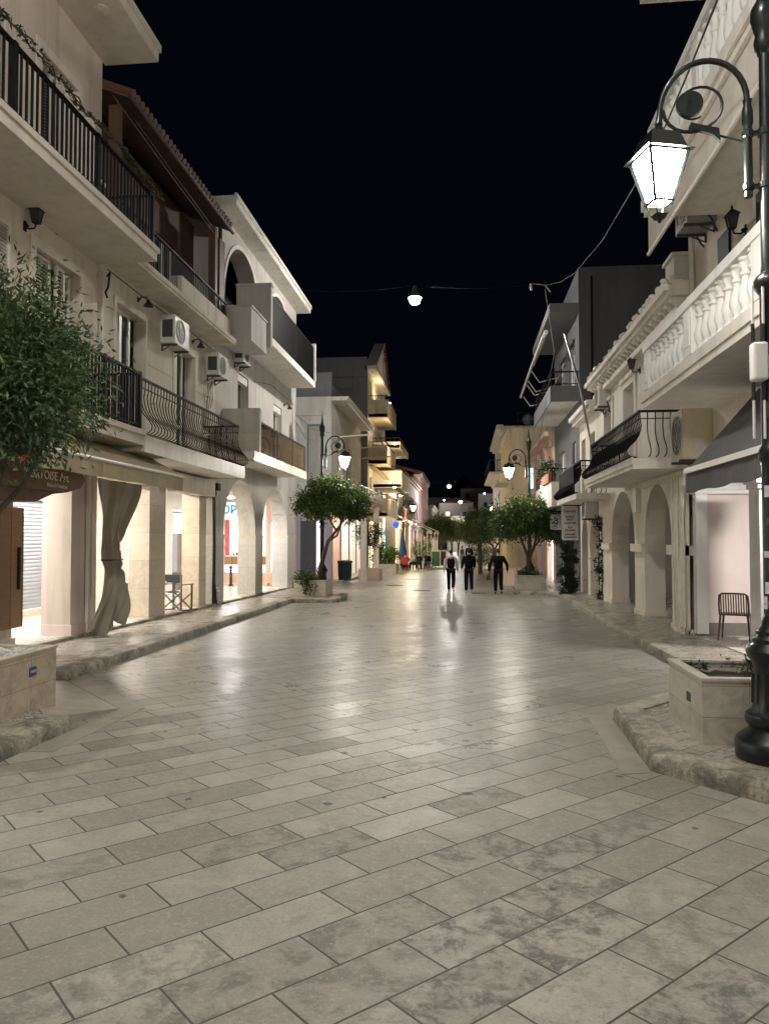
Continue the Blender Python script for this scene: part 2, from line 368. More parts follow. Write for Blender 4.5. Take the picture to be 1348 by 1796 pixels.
stone_tones = [(.215, .20, .168), (.295, .28, .242), (.33, .315, .275), (.40, .382, .332), (.275, .262, .228), (.345, .318, .265)]
M = dict(
    road=paving('road_slabs', .655, .315, R(45), stone_tones, (-.2925, -.15), rough=(.235, .38), blot=.95, worn=6.0),
    walk=paving('walk_slabs', .60, .17, R(45), [(.29, .26, .215), (.36, .33, .275), (.41, .375, .315)], (.1, .05), joint=.005, jcol=(.06, .052, .042), rough=(.22, .34), blot=.12, bumpk=.14),
    hall=paving('arcade_slabs', .9, .16, R(68), [(.52, .47, .40), (.62, .57, .50), (.68, .63, .56)], (.0, .0), joint=.003, jcol=(.28, .25, .21), rough=(.14, .24), blot=.08, bumpk=.12),
    strip=plain('border_stone', (.33, .31, .265), .4, var=.2, scale=3, bump=.2),
    kerb=kerbstone('kerb_stone'),
    tan=plaster('tan_plaster', (.60, .525, .44)), tantrim=plaster('tan_trim', (.66, .60, .52), streak=.2),
    cream=plaster('cream_plaster', (.69, .64, .53)), white=plaster('white_plaster', (.77, .74, .68), streak=.26),
    pinkw=plaster('pale_pink_plaster', (.68, .58, .53), streak=.16), hallw=plaster('arcade_plaster', (.76, .74, .71), streak=.08),
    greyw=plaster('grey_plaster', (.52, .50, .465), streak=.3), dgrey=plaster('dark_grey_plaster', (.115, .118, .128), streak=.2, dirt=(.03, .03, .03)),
    mgrey=plaster('mid_grey_plaster', (.22, .22, .235), streak=.2), peach=plaster('peach_plaster', (.66, .50, .38)),
    yellow=plaster('yellow_plaster', (.70, .60, .42)), yellow2=plaster('pale_yellow_plaster', (.76, .69, .55)),
    pink=plaster('pink_plaster', (.62, .42, .38)), lilac=plaster('lilac_plaster', (.55, .46, .53)), salmon=plaster('salmon_plaster', (.68, .45, .34)),
    balu=plaster('white_paint', (.78, .78, .77), streak=.22, rough=.6, dirt=(.2, .19, .17)),
    bone=plaster('bone_plaster', (.75, .70, .60), streak=.24),
    fascia=tiles_wall('fascia_marble', (.56, .52, .44), .3, 5, rough=.4), column=tiles_wall('column_marble', (.62, .53, .40), 9, .62, .14, .3),
    columng=tiles_wall('grey_column_marble', (.50, .49, .46), 9, .75, .1, .3),
    iron=plain('black_iron', (.009, .009, .010), .6, .0, scale=20, spec=.18), ironb=plain('brown_iron', (.045, .034, .026), .6, .0, scale=20, spec=.18),
    lampiron=plain('green_black_iron', (.006, .011, .010), .34, .2, scale=9, bump=.10, bscale=40, coat=.2),
    brown=boards('brown_boards', (.10, .048, .026), .14, 'Y'), brownwall=plaster('dark_brown_wall', (.085, .045, .03), streak=.3, dirt=(.02, .015, .01)),
    wood=boards('wooden_board', (.26, .15, .075), .3, 'Y'), woodr=boards('reeded_wood', (.30, .16, .07), .05, 'X'),
    rooftile=plain('clay_tile', (.11, .05, .034), .8, var=.35, scale=6, bump=.4),
    winframe=plain('white_frame', (.72, .70, .66), .4, var=.05), shutter=plain('white_shutter', (.62, .57, .50), .55, var=.08),
    steel=plain('roller_steel', (.42, .45, .52), .34, .55, var=.08, scale=3), alu=plain('aluminium', (.55, .55, .55), .35, .8),
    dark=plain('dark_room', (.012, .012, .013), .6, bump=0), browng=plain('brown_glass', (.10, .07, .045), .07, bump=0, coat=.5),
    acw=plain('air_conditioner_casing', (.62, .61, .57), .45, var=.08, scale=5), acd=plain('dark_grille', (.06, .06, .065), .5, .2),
    pipe=plain('pale_pipe', (.66, .62, .55), .5), cable=plain('black_cable', (.012, .012, .012), .6), cableg=plain('grey_cable', (.16, .16, .17), .6),
    awn=woven('sand_awning', (.42, .36, .24)), awng=woven('grey_awning', (.125, .123, .125)), tarp=woven('khaki_tarpaulin', (.33, .305, .245), .6),
    awnw=woven('white_awning', (.62, .58, .52)), blackf=woven('black_cloth', (.005, .005, .006)), navy=woven('navy_cloth', (.006, .007, .012)),
    greyf=woven('grey_cloth', (.42, .42, .44)), blue=woven('blue_cloth', (.05, .09, .20)), jean=woven('denim', (.13, .18, .30)), redf=woven('red_cloth', (.38, .035, .03)),
    skin=plain('skin', (.45, .28, .21), .5, bump=.05), hair=plain('dark_hair', (.015, .011, .009), .5, bump=.4, bscale=160), shoe=plain('white_shoe', (.7, .7, .7), .5), shoed=plain('dark_shoe', (.03, .03, .03), .5),
    bark=plain('bark', (.075, .06, .048), .85, var=.4, scale=12, bump=.9, bscale=28), soil=plain('soil', (.035, .028, .02), .95, var=.5, scale=14, bump=1, bscale=30),
    leafo=leaves('oleander_leaf', (.030, .066, .026), (.066, .128, .048), (.19, .26, .11)), leafc=leaves('citrus_leaf', (.028, .054, .014), (.068, .115, .025), (.20, .25, .065), .35),
    leafd=leaves('dark_leaf', (.010, .024, .010), (.02, .045, .016), (.05, .09, .03)), leafy=leaves('fresh_leaf', (.05, .12, .012), (.10, .22, .03), (.22, .34, .06)),
    pebble=plain('pebbles', (.50, .52, .47), .6, var=.5, scale=30, bump=1, bscale=30),
    planterm=tiles_wall('planter_marble', (.52, .44, .34), 3, .27, .24, .35), planterw=tiles_wall('pale_planter_marble', (.56, .52, .44), 3, .26, .2, .35), planterp=tiles_wall('pink_planter_marble', (.62, .46, .35), 3, .6, .1, .35),
    chair=plain('brown_plastic', (.10, .055, .042), .4), chairw=plain('grey_wood', (.20, .19, .18), .5), ctop=plain('table_top', (.7, .7, .7), .3), bluef=woven('slate_cloth', (.05, .058, .07)),
    bin=plain('green_grey_metal', (.035, .048, .045), .35, .5), signw=plain('sign_white', (.62, .60, .60), .5), ink=plain('dark_ink', (.05, .045, .05), .6), inkw=plain('white_paint_letters', (.85, .84, .8), .5),
    signb=boards('carved_board', (.17, .085, .04), .5, 'Z'), plastic=plain('white_plastic', (.8, .8, .79), .35, var=.03), red=plain('red_paint', (.5, .03, .03), .4),
    terracotta=plain('terracotta', (.33, .13, .07), .8), flower=plain('red_petal', (.5, .03, .04), .6), night=plain('far_wall', (.42, .38, .35), .8), green=plain('green_paint', (.03, .13, .07), .5), floorcap=plain('grey_skirting', (.22, .19, .17), .4),
    sticker=plain('paper_sticker', (.60, .60, .60), .6, var=.35, scale=40), stickb=plain('blue_sticker', (.05, .07, .16), .5, var=.5, scale=60), hill=plain('dark_hill', (.012, .013, .012), .95),
    reds=plain('red_shop_poster', (.55, .10, .10), .4, var=.3, scale=6), counter=plain('counter', (.6, .45, .3), .4), manhole=plain('cast_iron_cover', (.05, .05, .05), .5, .6, var=.3, bump=.6, bscale=90),
)
gl = NT('dark_window'); gl.set(Color=(.045, .046, .048), Roughness=.06); gl.p.inputs['Specular IOR Level'].default_value = .7; M['glass'] = gl.m
gl = NT('clear_glass'); gl.set(Color=(.9, .95, .95), Roughness=.02); gl.p.inputs['Transmission Weight'].default_value = 1; gl.p.inputs['IOR'].default_value = 1.05; M['clear'] = gl.m
WARM = (1.0, .86, .66); COOL = (.88, .93, 1.0); NEUT = (1.0, .935, .82); GOLD = (1.0, .80, .52)
M['lantern'] = glow('lantern_glass', NEUT, 150); M['wirelamp_dim'] = glow('dim_street_light_lens', (1, .955, .885), 800); M['wirelamp'] = glow('street_light_lens', (1, .95, .87), 1000)
M['halllamp'] = glow('arcade_lamp', (1, .955, .92), 620); M['shoplit'] = glow('lit_shop_window', (.93, .97, 1), 1.7); M['shopwarm'] = glow('warm_lit_window', (1, .78, .45), 2.0)
M['signlit'] = glow('lit_shop_sign', (.72, .93, 1), 1.0); M['signgreen'] = glow('lit_green_letters', (.12, .32, .34), .7); M['acg'] = plain('weathered_casing', (.24, .23, .21), .6, var=.2); M['acy'] = plain('yellowed_casing', (.60, .55, .41), .5, var=.12, scale=4); M['gold'] = glow('gold_lamp', GOLD, 1100); M['bluelit'] = glow('blue_lit_sign', (.03, .12, 1), 1.1); M['halllow'] = glow('small_ceiling_lamp', (1, .90, .76), 500)
M['softlamp'] = glow('distant_lamp', (1, .92, .78), 40); M['cyanlit'] = glow('lit_display', (.5, .8, 1), 1.4)
# ------------------------------------------------------------------ camera, night sky
cam = bpy.data.cameras.new('camera'); co = bpy.data.objects.new('camera', cam); COL.objects.link(co)
cam.sensor_fit = 'HORIZONTAL'; cam.sensor_width = 36; cam.lens = 36; cam.clip_start = .05; cam.clip_end = 2000
co.location = (0, 0, 1.75); co.rotation_euler = (R(90+1.912), 0, R(5.885)); scene.camera = co
w = bpy.data.worlds.new('World'); scene.world = w; w.use_nodes = True
bg = w.node_tree.nodes['Background']; bg.inputs[0].default_value = (.35, .38, 1.0, 1); bg.inputs[1].default_value = .0022
scene.view_settings.view_transform = 'Standard'; scene.view_settings.look = 'None'; scene.view_settings.exposure = .56; scene.view_settings.gamma = 1
cy = scene.cycles; cy.use_denoising = True; cy.max_bounces = 7; cy.diffuse_bounces = 5; cy.glossy_bounces = 3; cy.transmission_bounces = 4; cy.transparent_max_bounces = 6
cy.sample_clamp_indirect = 6; cy.sample_clamp_direct = 0; cy.caustics_reflective = False; cy.caustics_refractive = False; cy.use_light_tree = True

# ------------------------------------------------------------------ the street
YS = [-60, -30, -10, 0, 10, 20, 30, 45, 70, 100, 160, 260, 420]
def sheet(name, m, poly_rows, h, kind='structure'):
    "ground sheet: rows of (y, x0, x1) at height h over the street"
    mb = MB()
    for (y0, a0, b0), (y1, a1, b1) in zip(poly_rows, poly_rows[1:]):
        mb.poly((a0, y0, gz(y0)+h), (b0, y0, gz(y0)+h), (b1, y1, gz(y1)+h), (a1, y1, gz(y1)+h))
    return tag(mb.obj(name, m), kind=kind)
sheet('road', M['road'], [(y, -140, 140) for y in YS], 0)

H = .125
def slab(name, m, pts, h=H, skirt=.2):
    mb = MB(); top = [(x, y, gz(y)+(h if len(p) == 2 else p[2])) for p in pts for x, y in [p[:2]]]
    mb.add(top, [tuple(range(len(top)))])
    n = len(top)
    for i in range(n):
        a, b = top[i], top[(i+1) % n]
        mb.poly(a, b, (b[0], b[1], b[2]-skirt), (a[0], a[1], a[2]-skirt))
    return tag(mb.obj(name, m), kind='structure')

def kerb(name, pts, w=.27, h=.13, side=1, seed=1):
    "worn stone kerb swept along the pavement edge; side +1 = the kerb body lies to the left of the direction of travel"
    rg = random.Random(seed); P = []
    for (x0, y0), (x1, y1) in zip(pts, pts[1:]):
        L = math.hypot(x1-x0, y1-y0); k = max(1, int(L/.16))
        P += [(x0+(x1-x0)*i/k, y0+(y1-y0)*i/k) for i in range(k)]
    P.append(pts[-1]); n = len(P); mb = MB(); vs = []
    prof = [(0, -.05), (0, h*.45), (.006, h*.75), (.022, h*.94), (.05, h), (w*.5, h+.004), (w, h+.003), (w, -.05)]
    for i, (x, y) in enumerate(P):
        a = P[max(0, i-1)]; b = P[min(n-1, i+1)]; dx, dy = b[0]-a[0], b[1]-a[1]; l = math.hypot(dx, dy) or 1
        nx, ny = -dy/l*side, dx/l*side
        chip = rg.gauss(0, 1)*.0015+(.016*rg.random() if rg.random() < .07 else 0)
        if i % 6 == 3: chip += .005
        for j, (o, z) in enumerate(prof):
            e = rg.gauss(0, .0014) if 0 < j < 7 else 0
            c = chip if j in (2, 3, 4) else chip*.4 if j in (1, 5) else 0
            vs.append((x+nx*(o+c+e), y+ny*(o+c+e), gz(y)+z-(c*.7 if j >= 2 else 0)+(e if j < 6 else 0)))
    m = len(prof)
    fs = [(i*m+j, i*m+j+1, (i+1)*m+j+1, (i+1)*m+j) for i in range(n-1) for j in range(m-1)]+[tuple(range(m)), tuple(range((n-1)*m+m-1, (n-1)*m-1, -1))]
    mb.add(vs, fs); return tag(mb.obj(name, M['kerb'], smooth=True), kind='structure')

# left pavement and its two planter islands
slab('left_pavement', M['walk'], [(-5.42, -30), (-5.42, 9.75), (-5.47, 13.4), (-5.56, 19.5), (-5.65, 23.9), (-5.75, 31.3), (-7.1, 33.2), (-16, 33.2), (-16, -30)], H)
slab('near_left_island', M['walk'], [(-5.415, 2.7), (-4.02, 4.1), (-3.98, 7.02), (-5.415, 8.9)], H)
slab('island_ramp', M['strip'], [(-3.97, 7.03, H-.004), (-3.72, 8.02, .012), (-5.19, 9.62, .012), (-5.41, 8.89, H-.004)], H)
slab('border_strip', M['strip'], [(-3.5, 6.3, .005), (-3.46, 8.1, .005), (-5.02, 9.85, .005), (-5.18, 9.66, .005), (-3.70, 8.04, .005), (-3.73, 6.3, .005)], 0, .02)
kerb('near_left_kerb', [(-5.2, 2.5), (-3.78, 4.0), (-3.74, 7.08)], .31, .14, 1, 3)
kerb('left_kerb', [(-5.62, 9.20), (-5.18, 9.72), (-5.23, 13.41), (-5.33, 19.5), (-5.41, 23.85)], .26, .135, 1, 4)
slab('mid_left_island', M['walk'], [(-5.64, 24.15), (-4.3, 24.35), (-4.12, 25.4), (-4.45, 27.6), (-5.74, 29.2)], H-.012)
kerb('mid_left_kerb', [(-5.41, 23.9), (-4.14, 24.08), (-3.86, 25.3), (-4.2, 27.7), (-5.5, 29.2), (-5.52, 31.4), (-7.0, 33.4)], .28, .13, 1, 5)
slab('far_left_pavement', M['walk'], [(-16, 36.4), (-7.2, 36.4), (-6.1, 37.5), (-6.05, 44.98), (-6.05, 60), (-5.6, 120), (-16, 120)], .12)
kerb('far_left_kerb', [(-7.2, 36.3), (-5.95, 37.35), (-5.9, 45), (-5.9, 60), (-5.4, 120)], .2, .125, 1, 6)
# right pavement with its islands
slab('right_pavement', M['walk'], [(3.34, -30), (3.34, 15.1), (3.43, 19.5), (3.64, 27.9), (3.45, 34.4), (3.5, 60), (3.7, 120), (14, 120), (14, -30)], H)
slab('near_right_island', M['walk'], [(3.33, 4.75), (2.2, 5.8), (1.74, 6.38), (1.78, 7.98), (2.5, 8.9), (3.33, 9.95)], H-.006)
kerb('near_right_kerb', [(3.1, -12), (3.1, 4.4), (2.06, 5.54), (1.45, 6.27), (1.51, 8.11), (2.36, 9.14), (3.1, 10.05), (3.1, 15.1), (3.18, 19.5), (3.4, 28.0), (1.9, 29.5), (1.8, 33), (3.2, 34.6), (3.3, 60), (3.5, 120)], .29, .135, -1, 8)
slab('mid_right_island', M['walk'], [(3.62, 28.25), (2.1, 29.72), (2.0, 32.9), (3.42, 34.35)], H-.008)
slab('right_border_strip', M['strip'], [(1.21, 6.15, .005), (1.27, 8.2, .005), (2.22, 9.36, .005), (2.36, 9.16, .005), (1.50, 8.12, .005), (1.44, 6.22, .005)], 0, .02)
# floors of the arcades
slab('left_arcade_floor', M['hall'], [(-6.93, -10), (-6.93, 31.35), (-11.5, 31.35), (-11.5, -10)], H+.055)
slab('step_edge', M['kerb'], [(-6.85, -10), (-6.85, 31.36), (-6.99, 31.36), (-6.99, -10)], H+.058, .25)
slab('right_arcade_floor', M['hall'], [(4.22, -10), (4.22, 15.5), (9, 15.5), (9, -10)], H+.03)
# manhole covers in the roadway
k = 0
for (x, y, r, lab) in [(-3.2, 35.4, .42, 'round iron manhole cover nearest the left kerb island'), (-1.7, 31.4, .36, 'dark manhole cover in the road left of the walkers'), (-2.9, 42.5, .40, 'farthest dark manhole cover in the middle of the road')]:
    mb = MB(); mb.lathe([(r, 0), (r, .008), (r-.03, .012), (r-.05, .008), (.02, .010)], (0, 0, 0), 28)
    o = mb.obj('manhole_cover', M['manhole']); o.location = (x, y, gz(y)+.004); o.rotation_euler = (R(-.75), 0, 0); tag(o, lab, 'manhole cover', 'manhole covers in the road')
# ------------------------------------------------------------------ building parts
def window(par, mp, u0, u1, v0, v1, d, kind='door', label=None):
    "white framed casement or French door set d deep in its opening; panes are its children"
    mb = MB(); t = .07
    mb.mbox(mp, u0, u0+t, d-.09, d-.01, v0, v1).mbox(mp, u1-t, u1, d-.09, d-.01, v0, v1).mbox(mp, u0+t, u1-t, d-.09, d-.01, v1-t, v1).mbox(mp, u0+t, u1-t, d-.09, d-.01, v0, v0+t)
    c = (u0+u1)/2; mb.mbox(mp, c-.055, c+.055, d-.1, d-.012, v0+t, v1-t)
    if kind == 'door':
        for a, b in ((u0+t, c-.055), (c+.055, u1-t)): mb.mbox(mp, a, b, d-.075, d-.02, v0+(v1-v0)*.30, v0+(v1-v0)*.30+.09)
    w = mb.obj('window', M['winframe'], par)
    if label: w['label'] = label
    for a, b in ((u0+t, c-.055), (c+.055, u1-t)):
        MB().mbox(mp, a, b, d-.05, d-.04, v0+t, v1-t).obj('pane', M['glass'], w)
    return w

def louvre(par, mp, u0, u1, v0, v1, d, m=None, name='shutter'):
    "louvred shutter leaf standing proud of the wall plane d"
    mb = MB(); t = .06
    mb.mbox(mp, u0, u0+t, d-.045, d, v0, v1).mbox(mp, u1-t, u1, d-.045, d, v0, v1).mbox(mp, u0+t, u1-t, d-.045, d, v1-t, v1).mbox(mp, u0+t, u1-t, d-.045, d, v0, v0+t)
    n = int((v1-v0-2*t)/.055)
    for i in range(n):
        z = v0+t+(i+.5)*(v1-v0-2*t)/n
        mb.add([mp(u0+t, d-.04, z-.02), mp(u1-t, d-.04, z-.02), mp(u1-t, d-.008, z+.022), mp(u0+t, d-.008, z+.022)], [(0, 1, 2, 3)])
    return mb.obj(name, m or M['shutter'], par)

def roller(par, mp, u0, u1, v0, v1, d, m=None):
    "closed ribbed roller shutter"
    mb = MB(); n = int((v1-v0)/.085); pts = []
    for i in range(n+1):
        z = v0+(v1-v0)*i/n
        pts += [(d-.014, z), (d-.024, z+.015), (d-.028, z+.045), (d-.02, z+.072)] if i < n else [(d, z)]
    vs = [mp(u0, dd, z) for dd, z in pts]+[mp(u1, dd, z) for dd, z in pts]; k = len(pts)
    mb.add(vs, [(i, i+1, k+i+1, k+i) for i in range(k-1)])
    return mb.obj('roller_shutter', m or M['steel'], par)

def rail_bars(mp, u0, u1, d, v0, v1, gap=.11, t=.022, ends=None, posts=None):
    "straight-bar railing; ends = wall depth for the returns"
    mb = MB()
    def run(a, b, fixed, f):
        n = max(1, int(abs(b-a)/gap))
        for i in range(n+1):
            q = a+(b-a)*i/n; f(q)
    mb.mbox(mp, u0, u1, d-.03, d+.03, v1-.045, v1).mbox(mp, u0, u1, d-.018, d+.018, v0+.06, v0+.095)
    run(u0, u1, d, lambda q: mb.mbox(mp, q-t/2, q+t/2, d-t/2, d+t/2, v0, v1-.045))
    for e in (ends or []):
        u, de = e
        mb.mbox(mp, u-.03, u+.03, d+.032, de, v1-.045, v1).mbox(mp, u-.018, u+.018, d+.02, de, v0+.06, v0+.095)
        run(d+.11, de-.05, u, lambda q: mb.mbox(mp, u-t/2, u+t/2, q-t/2, q+t/2, v0, v1-.045))
    for p in (posts or []): mb.mbox(mp, p-.04, p+.04, d-.035, d+.035, v0, v1+.02)
    return mb

def rail_belly(mp, u0, u1, d, v0, v1, out=.28, gap=.14, ends=None, mbs=None):
    "bombe railing: bars that swell outward near the foot, flat top rail"
    mb = MB(); prof = [(0, 1.0), (0, .93), (-.02, .82), (-.10, .70), (-.03, .58), (.10, .47), (.35, .36), (.78, .24), (1.0, .15), (.95, .07), (.7, .02), (.2, .0)]
    def bar(u, dd, du=0, k=out):
        mb.tube([mp(u+du*o*k, dd-(0 if du else o*k), v0+(v1-v0)*f) for o, f in prof], .0115, 5)
    n = int((u1-u0)/gap)
    for i in range(n+1): bar(u0+(u1-u0)*i/n, d)
    mb.mbox(mp, u0-.02, u1+.02, d-.025, d+.025, v1-.012, v1+.03)
    mb.mbox(mp, u0, u1, d-.012-.2*0, d+.012, v0+(v1-v0)*.84, v0+(v1-v0)*.84+.016)
    for u, de, sg in (ends or []):
        m = int((de-d)/gap)
        for i in range(1, m): bar(u, d+(de-d)*i/m, sg)
        mb.mbox(mp, u-.025, u+.025, d+.026, de, v1-.012, v1+.03)
        mb.mbox(mp, u-.01, u+.01, d+.02, de, v0+(v1-v0)*.84, v0+(v1-v0)*.84+.016)
    return mb

BAL_PROF = [(.075, 0), (.075, .05), (.05, .06), (.045, .10), (.062, .14), (.085, .22), (.09, .29), (.075, .38), (.052, .48), (.042, .56), (.045, .58), (.066, .60), (.066, .63), (.045, .65), (.05, .69), (.072, .74), (.072, .78), (.05, .80), (.075, .82), (.075, .86)]
_bal = {}
def baluster(par, x, y, z, h):
    k = round(h, 2)
    if k not in _bal:
        mb = MB().lathe([(r*1.0, zz*h/.86) for r, zz in BAL_PROF], (0, 0, 0), 14)
        o = mb.obj('baluster', M['balu'], par, smooth=True, local=True); _bal[k] = o
    else:
        o = _bal[k].copy(); COL.objects.link(o); o.parent = par
    o.location = Vector((x, y, z))-(Vector(par.location) if par.type == 'EMPTY' else Vector((0, 0, 0)))
    return o

def tile_rows(mb, x0, x1, y0, y1, z0, z1, step=.2):
    "half-round clay tiles sloping from (x0, z0) at the eave to (x1, z1)"
    n = int((y1-y0)/step)
    for i in range(n):
        y = y0+(i+.5)*(y1-y0)/n
        mb.tube([(x0, y, z0), ((x0+x1)/2, y, (z0+z1)/2), (x1, y, z1)], step*.42, 8)
    return mb

# ------------------------------------------------------------------ things fixed to the walls
def ac_unit(loc, rz, label, w=.82, h=.58, d=.32, side=True, m='acw', group='air conditioner units on the facades'):
    "outdoor unit, back to the wall, fan side facing local -Y"
    t = thing('air_conditioner', label, 'air conditioner', loc, rz, group)
    MB().box(-w/2, w/2, -d, 0, 0, h).obj('casing', M[m], t, bev=.018, local=True)
    c = MB(); r = h*.40; cx = -w/2+r+.09
    for q in (1.0, .72, .44): c.tube([(cx+r*q*math.cos(a*math.pi/16), -d-.012, h/2+r*q*math.sin(a*math.pi/16)) for a in range(32)], .009 if q == 1 else .003, 4, True)
    for a in range(6): c.bar((cx, -d-.012, h/2), (cx+r*math.cos(a*math.pi/3), -d-.012, h/2+r*math.sin(a*math.pi/3)), .005)
    c.obj('fan_grille', M['acw'], t, local=True)
    f = MB().add([(cx+r*1.02*math.cos(a*math.pi/16), -d-.003, h/2+r*1.02*math.sin(a*math.pi/16)) for a in range(32)], [tuple(range(32))])
    for a in range(3):
        A = a*2*math.pi/3; f.add([(cx, -d-.006, h/2), (cx+r*.9*math.cos(A), -d-.005, h/2+r*.9*math.sin(A)), (cx+r*.95*math.cos(A+.8), -d-.008, h/2+r*.95*math.sin(A+.8))], [(0, 1, 2)])
    f.obj('fan', M['acd'], t, local=True)
    for xs in (-1, 1):
        x = xs*(w/2+.003)
        if side: MB().box(min(x, x+xs*.004), max(x, x+xs*.004), -d+.05, -.06, h*.2, h*.82).obj('side_grille', M['acd'], t, local=True)
        else:
            MB().box(min(x, x+xs*.01), max(x, x+xs*.01), -d*.62, -d*.22, h*.12, h*.42).obj('valve_cover', M['acw'], t, bev=.004, local=True)
            MB().tube([(x, -d*.3, h*.15), (x+xs*.05, -d*.25, h*.05), (x+xs*.03, -.05, -.12), (x, 0, -.2)], .016, 6).obj('refrigerant_pipe', M['cable'], t, local=True)
    for x in (-w/2+.12, w/2-.12): MB().box(x-.02, x+.02, -d-.02, .0, -.045, -.002).box(x-.02, x+.02, -.03, 0, -.16, -.046).bar((x, -d*.5, -.05), (x, -.02, -.15), .02).obj('bracket', M['acd'], t, local=True)
    return t

def wall_lantern(loc, rz, label, style='lantern', lit=False):
    "small wall lamp: bracket on the wall at local origin, lamp hanging toward local -Y"
    t = thing('wall_lantern', label, 'wall lamp', loc, rz, 'small lamps on the facades')
    a = MB().lathe([(.05, 0), (.05, .02)], (0, -.02, 0), 12)
    if style == 'lantern':
        a.tube([(0, -.0, 0), (0, -.08, -.05), (0, -.17, -.04), (0, -.2, .04)], .014, 6).box(-.035, .035, -.02, 0, -.08, .08).obj('bracket', M['iron'], t, local=True)
        g = MB().frustum(.045, .05, .075, .24, (0, -.2)); g.obj('glass', M['softlamp'] if lit else M['glass'], t, local=True)
        f = MB().frustum(.055, .035, .05, .05, (0, -.2)).frustum(.10, .24, .02, .33, (0, -.2)).lathe([(.012, .33), (.02, .36), (.004, .40)], (0, -.2, 0), 8)
        for x, y in ((-1, -1), (1, -1), (1, 1), (-1, 1)): f.bar((x*.047, -.2+y*.047, .05), (x*.077, -.2+y*.077, .24), .012)
        f.obj('lamp_frame', M['iron'], t, local=True)
    else:
        a.tube([(0, 0, 0), (0, -.1, .06), (0, -.2, .05), (0, -.24, -.02)], .013, 6).box(-.05, .05, -.02, 0, -.05, .05).obj('bracket', M['ironb'], t, local=True)
        MB().lathe([(.02, .0), (.035, -.03), (.05, -.07), (.10, -.14), (.105, -.15)], (0, -.24, 0), 14).obj('bell_shade', M['ironb'], t, smooth=True, local=True)
    return t
FL, FR, FS = R(90), R(-90), 0.0      # rotation that turns a thing's front (-Y) to face +X (left wall), -X (right wall), the camera
# ================================================================== LEFT SIDE
XL = -6.95; mpL = wallL(XL); FLR = H+.05
# ---------------- A: tan building, nearest
A = thing('tan_building', 'nearest left building in tan plaster with black railed balcony under a broad roof slab', 'building', (-9, 5, 0))
mb = MB()
hA = [(8.0, 10.75, -.3, 3.25), (11.27, 13.05, -.3, 3.25), (-6, -2, -.3, 3.2), (-1, 3, -.3, 3.2), (4, 7.2, -.3, 3.2)]
wall(mb, mpL, -10, 14.0, -.35, 3.45, hA, .45, True)
mb.obj('arcade_wall', M['tan'], A)
mb = MB()
w1 = [(8.6, 10.2, 4.0, 6.55), (11.75, 13.2, 4.75, 6.5), (4.5, 6.2, 4, 6.5)]
w2 = [(8.6, 10.0, 7.25, 9.75), (11.85, 13.05, 8.15, 9.85), (4.5, 6.2, 7.25, 9.7)]
wall(mb, mpL, -10, 14.0, 3.45, 11.0, w1+w2, .28)
shell(mb, -16, XL, -10, 14.0, 3.3, 11.0, XL)
mb.poly((-16, -10, 3.3), (XL, -10, 3.3), (XL, 14, 3.3), (-16, 14, 3.3))
mb.obj('wall', M['tan'], A)
for a, b, c, d in w1+w2:
    tr = MB()
    for (p, q, r_, s_) in ((a-.16, a, c-.0, d+.16), (b, b+.16, c, d+.16), (a, b, d, d+.16)): tr.mbox(mpL, p, q, -.035, .0, r_, s_)
    tr.obj('window_trim', M['tantrim'], A)
for i, (a, b, c, d) in enumerate(w1+w2):
    wn = window(A, mpL, a, b, c, d, .26, 'case' if i in (1, 4) else 'door')
    if i in (1, 4):
        m_ = (a+b)/2
        louvre(A, mpL, a+.02, m_-.12, c+.02, d-.02, .12); louvre(A, mpL, m_+.05, b-.38, c+.02, d-.02, .10)
        louvre(A, lambda u, d_, v, b=b: (XL-.0+.02+(u-b), b-.03-d_*.4, v), b, b+.34, c+.02, d-.5, .0)
    else:
        louvre(A, mpL, b+.02, b+.75, c, d, -.04)
for (z0, z1, xf, y1, nm) in ((6.97, 7.2, -5.75, 13.86, 'balcony'), (3.45, 3.7, -5.85, 13.56, 'balcony')):
    bl = MB().box(XL, xf, -10, y1, z0, z1).box(XL, xf+.04, -10, y1+.04, z1-.07, z1+.025).obj(nm, M['tantrim'], A)
    if z0 > 5:
        rail_bars(mpL, -4, y1-.09, XL-xf+.07, z1+.03, 8.22, .13, .028, [(y1-.09, .0)], [y1-.09, 11.6, 9.3, 6.8, 4]).obj('railing', M['iron'], bl)
    else:
        rail_bars(mpL, -4, y1-.07, XL-xf+.06, z1+.03, 4.78, .12, .03, [(y1-.07, .0)], [y1-.07, 12.1, 10.6]).obj('railing', M['iron'], bl)
MB().box(XL, -5.87, -10, 14.12, 11.0, 11.3).box(XL, -5.83, -10, 14.16, 11.2, 11.34).obj('roof_slab', M['tantrim'], A)
MB().lathe([(.13, 0), (.15, -.03), (.03, -.05)], (-6.25, 12.55, 10.99), 16).obj('ceiling_rose', M['tantrim'], A)
for p in (10.75, 13.05): MB().mbox(mpL, p-.04, (11.31 if p < 12 else 13.54), -.04, .5, -.35, .20).obj('plinth', M['pinkw'], A)
MB().box(-7.5, XL+.001, 13.06, 13.51, -.35, 3.44).obj('pillar', M['pinkw'], A)
MB().box(-7.5, XL+.001, 10.76, 11.26, -.35, 3.44).obj('pillar', M['pinkw'], A)

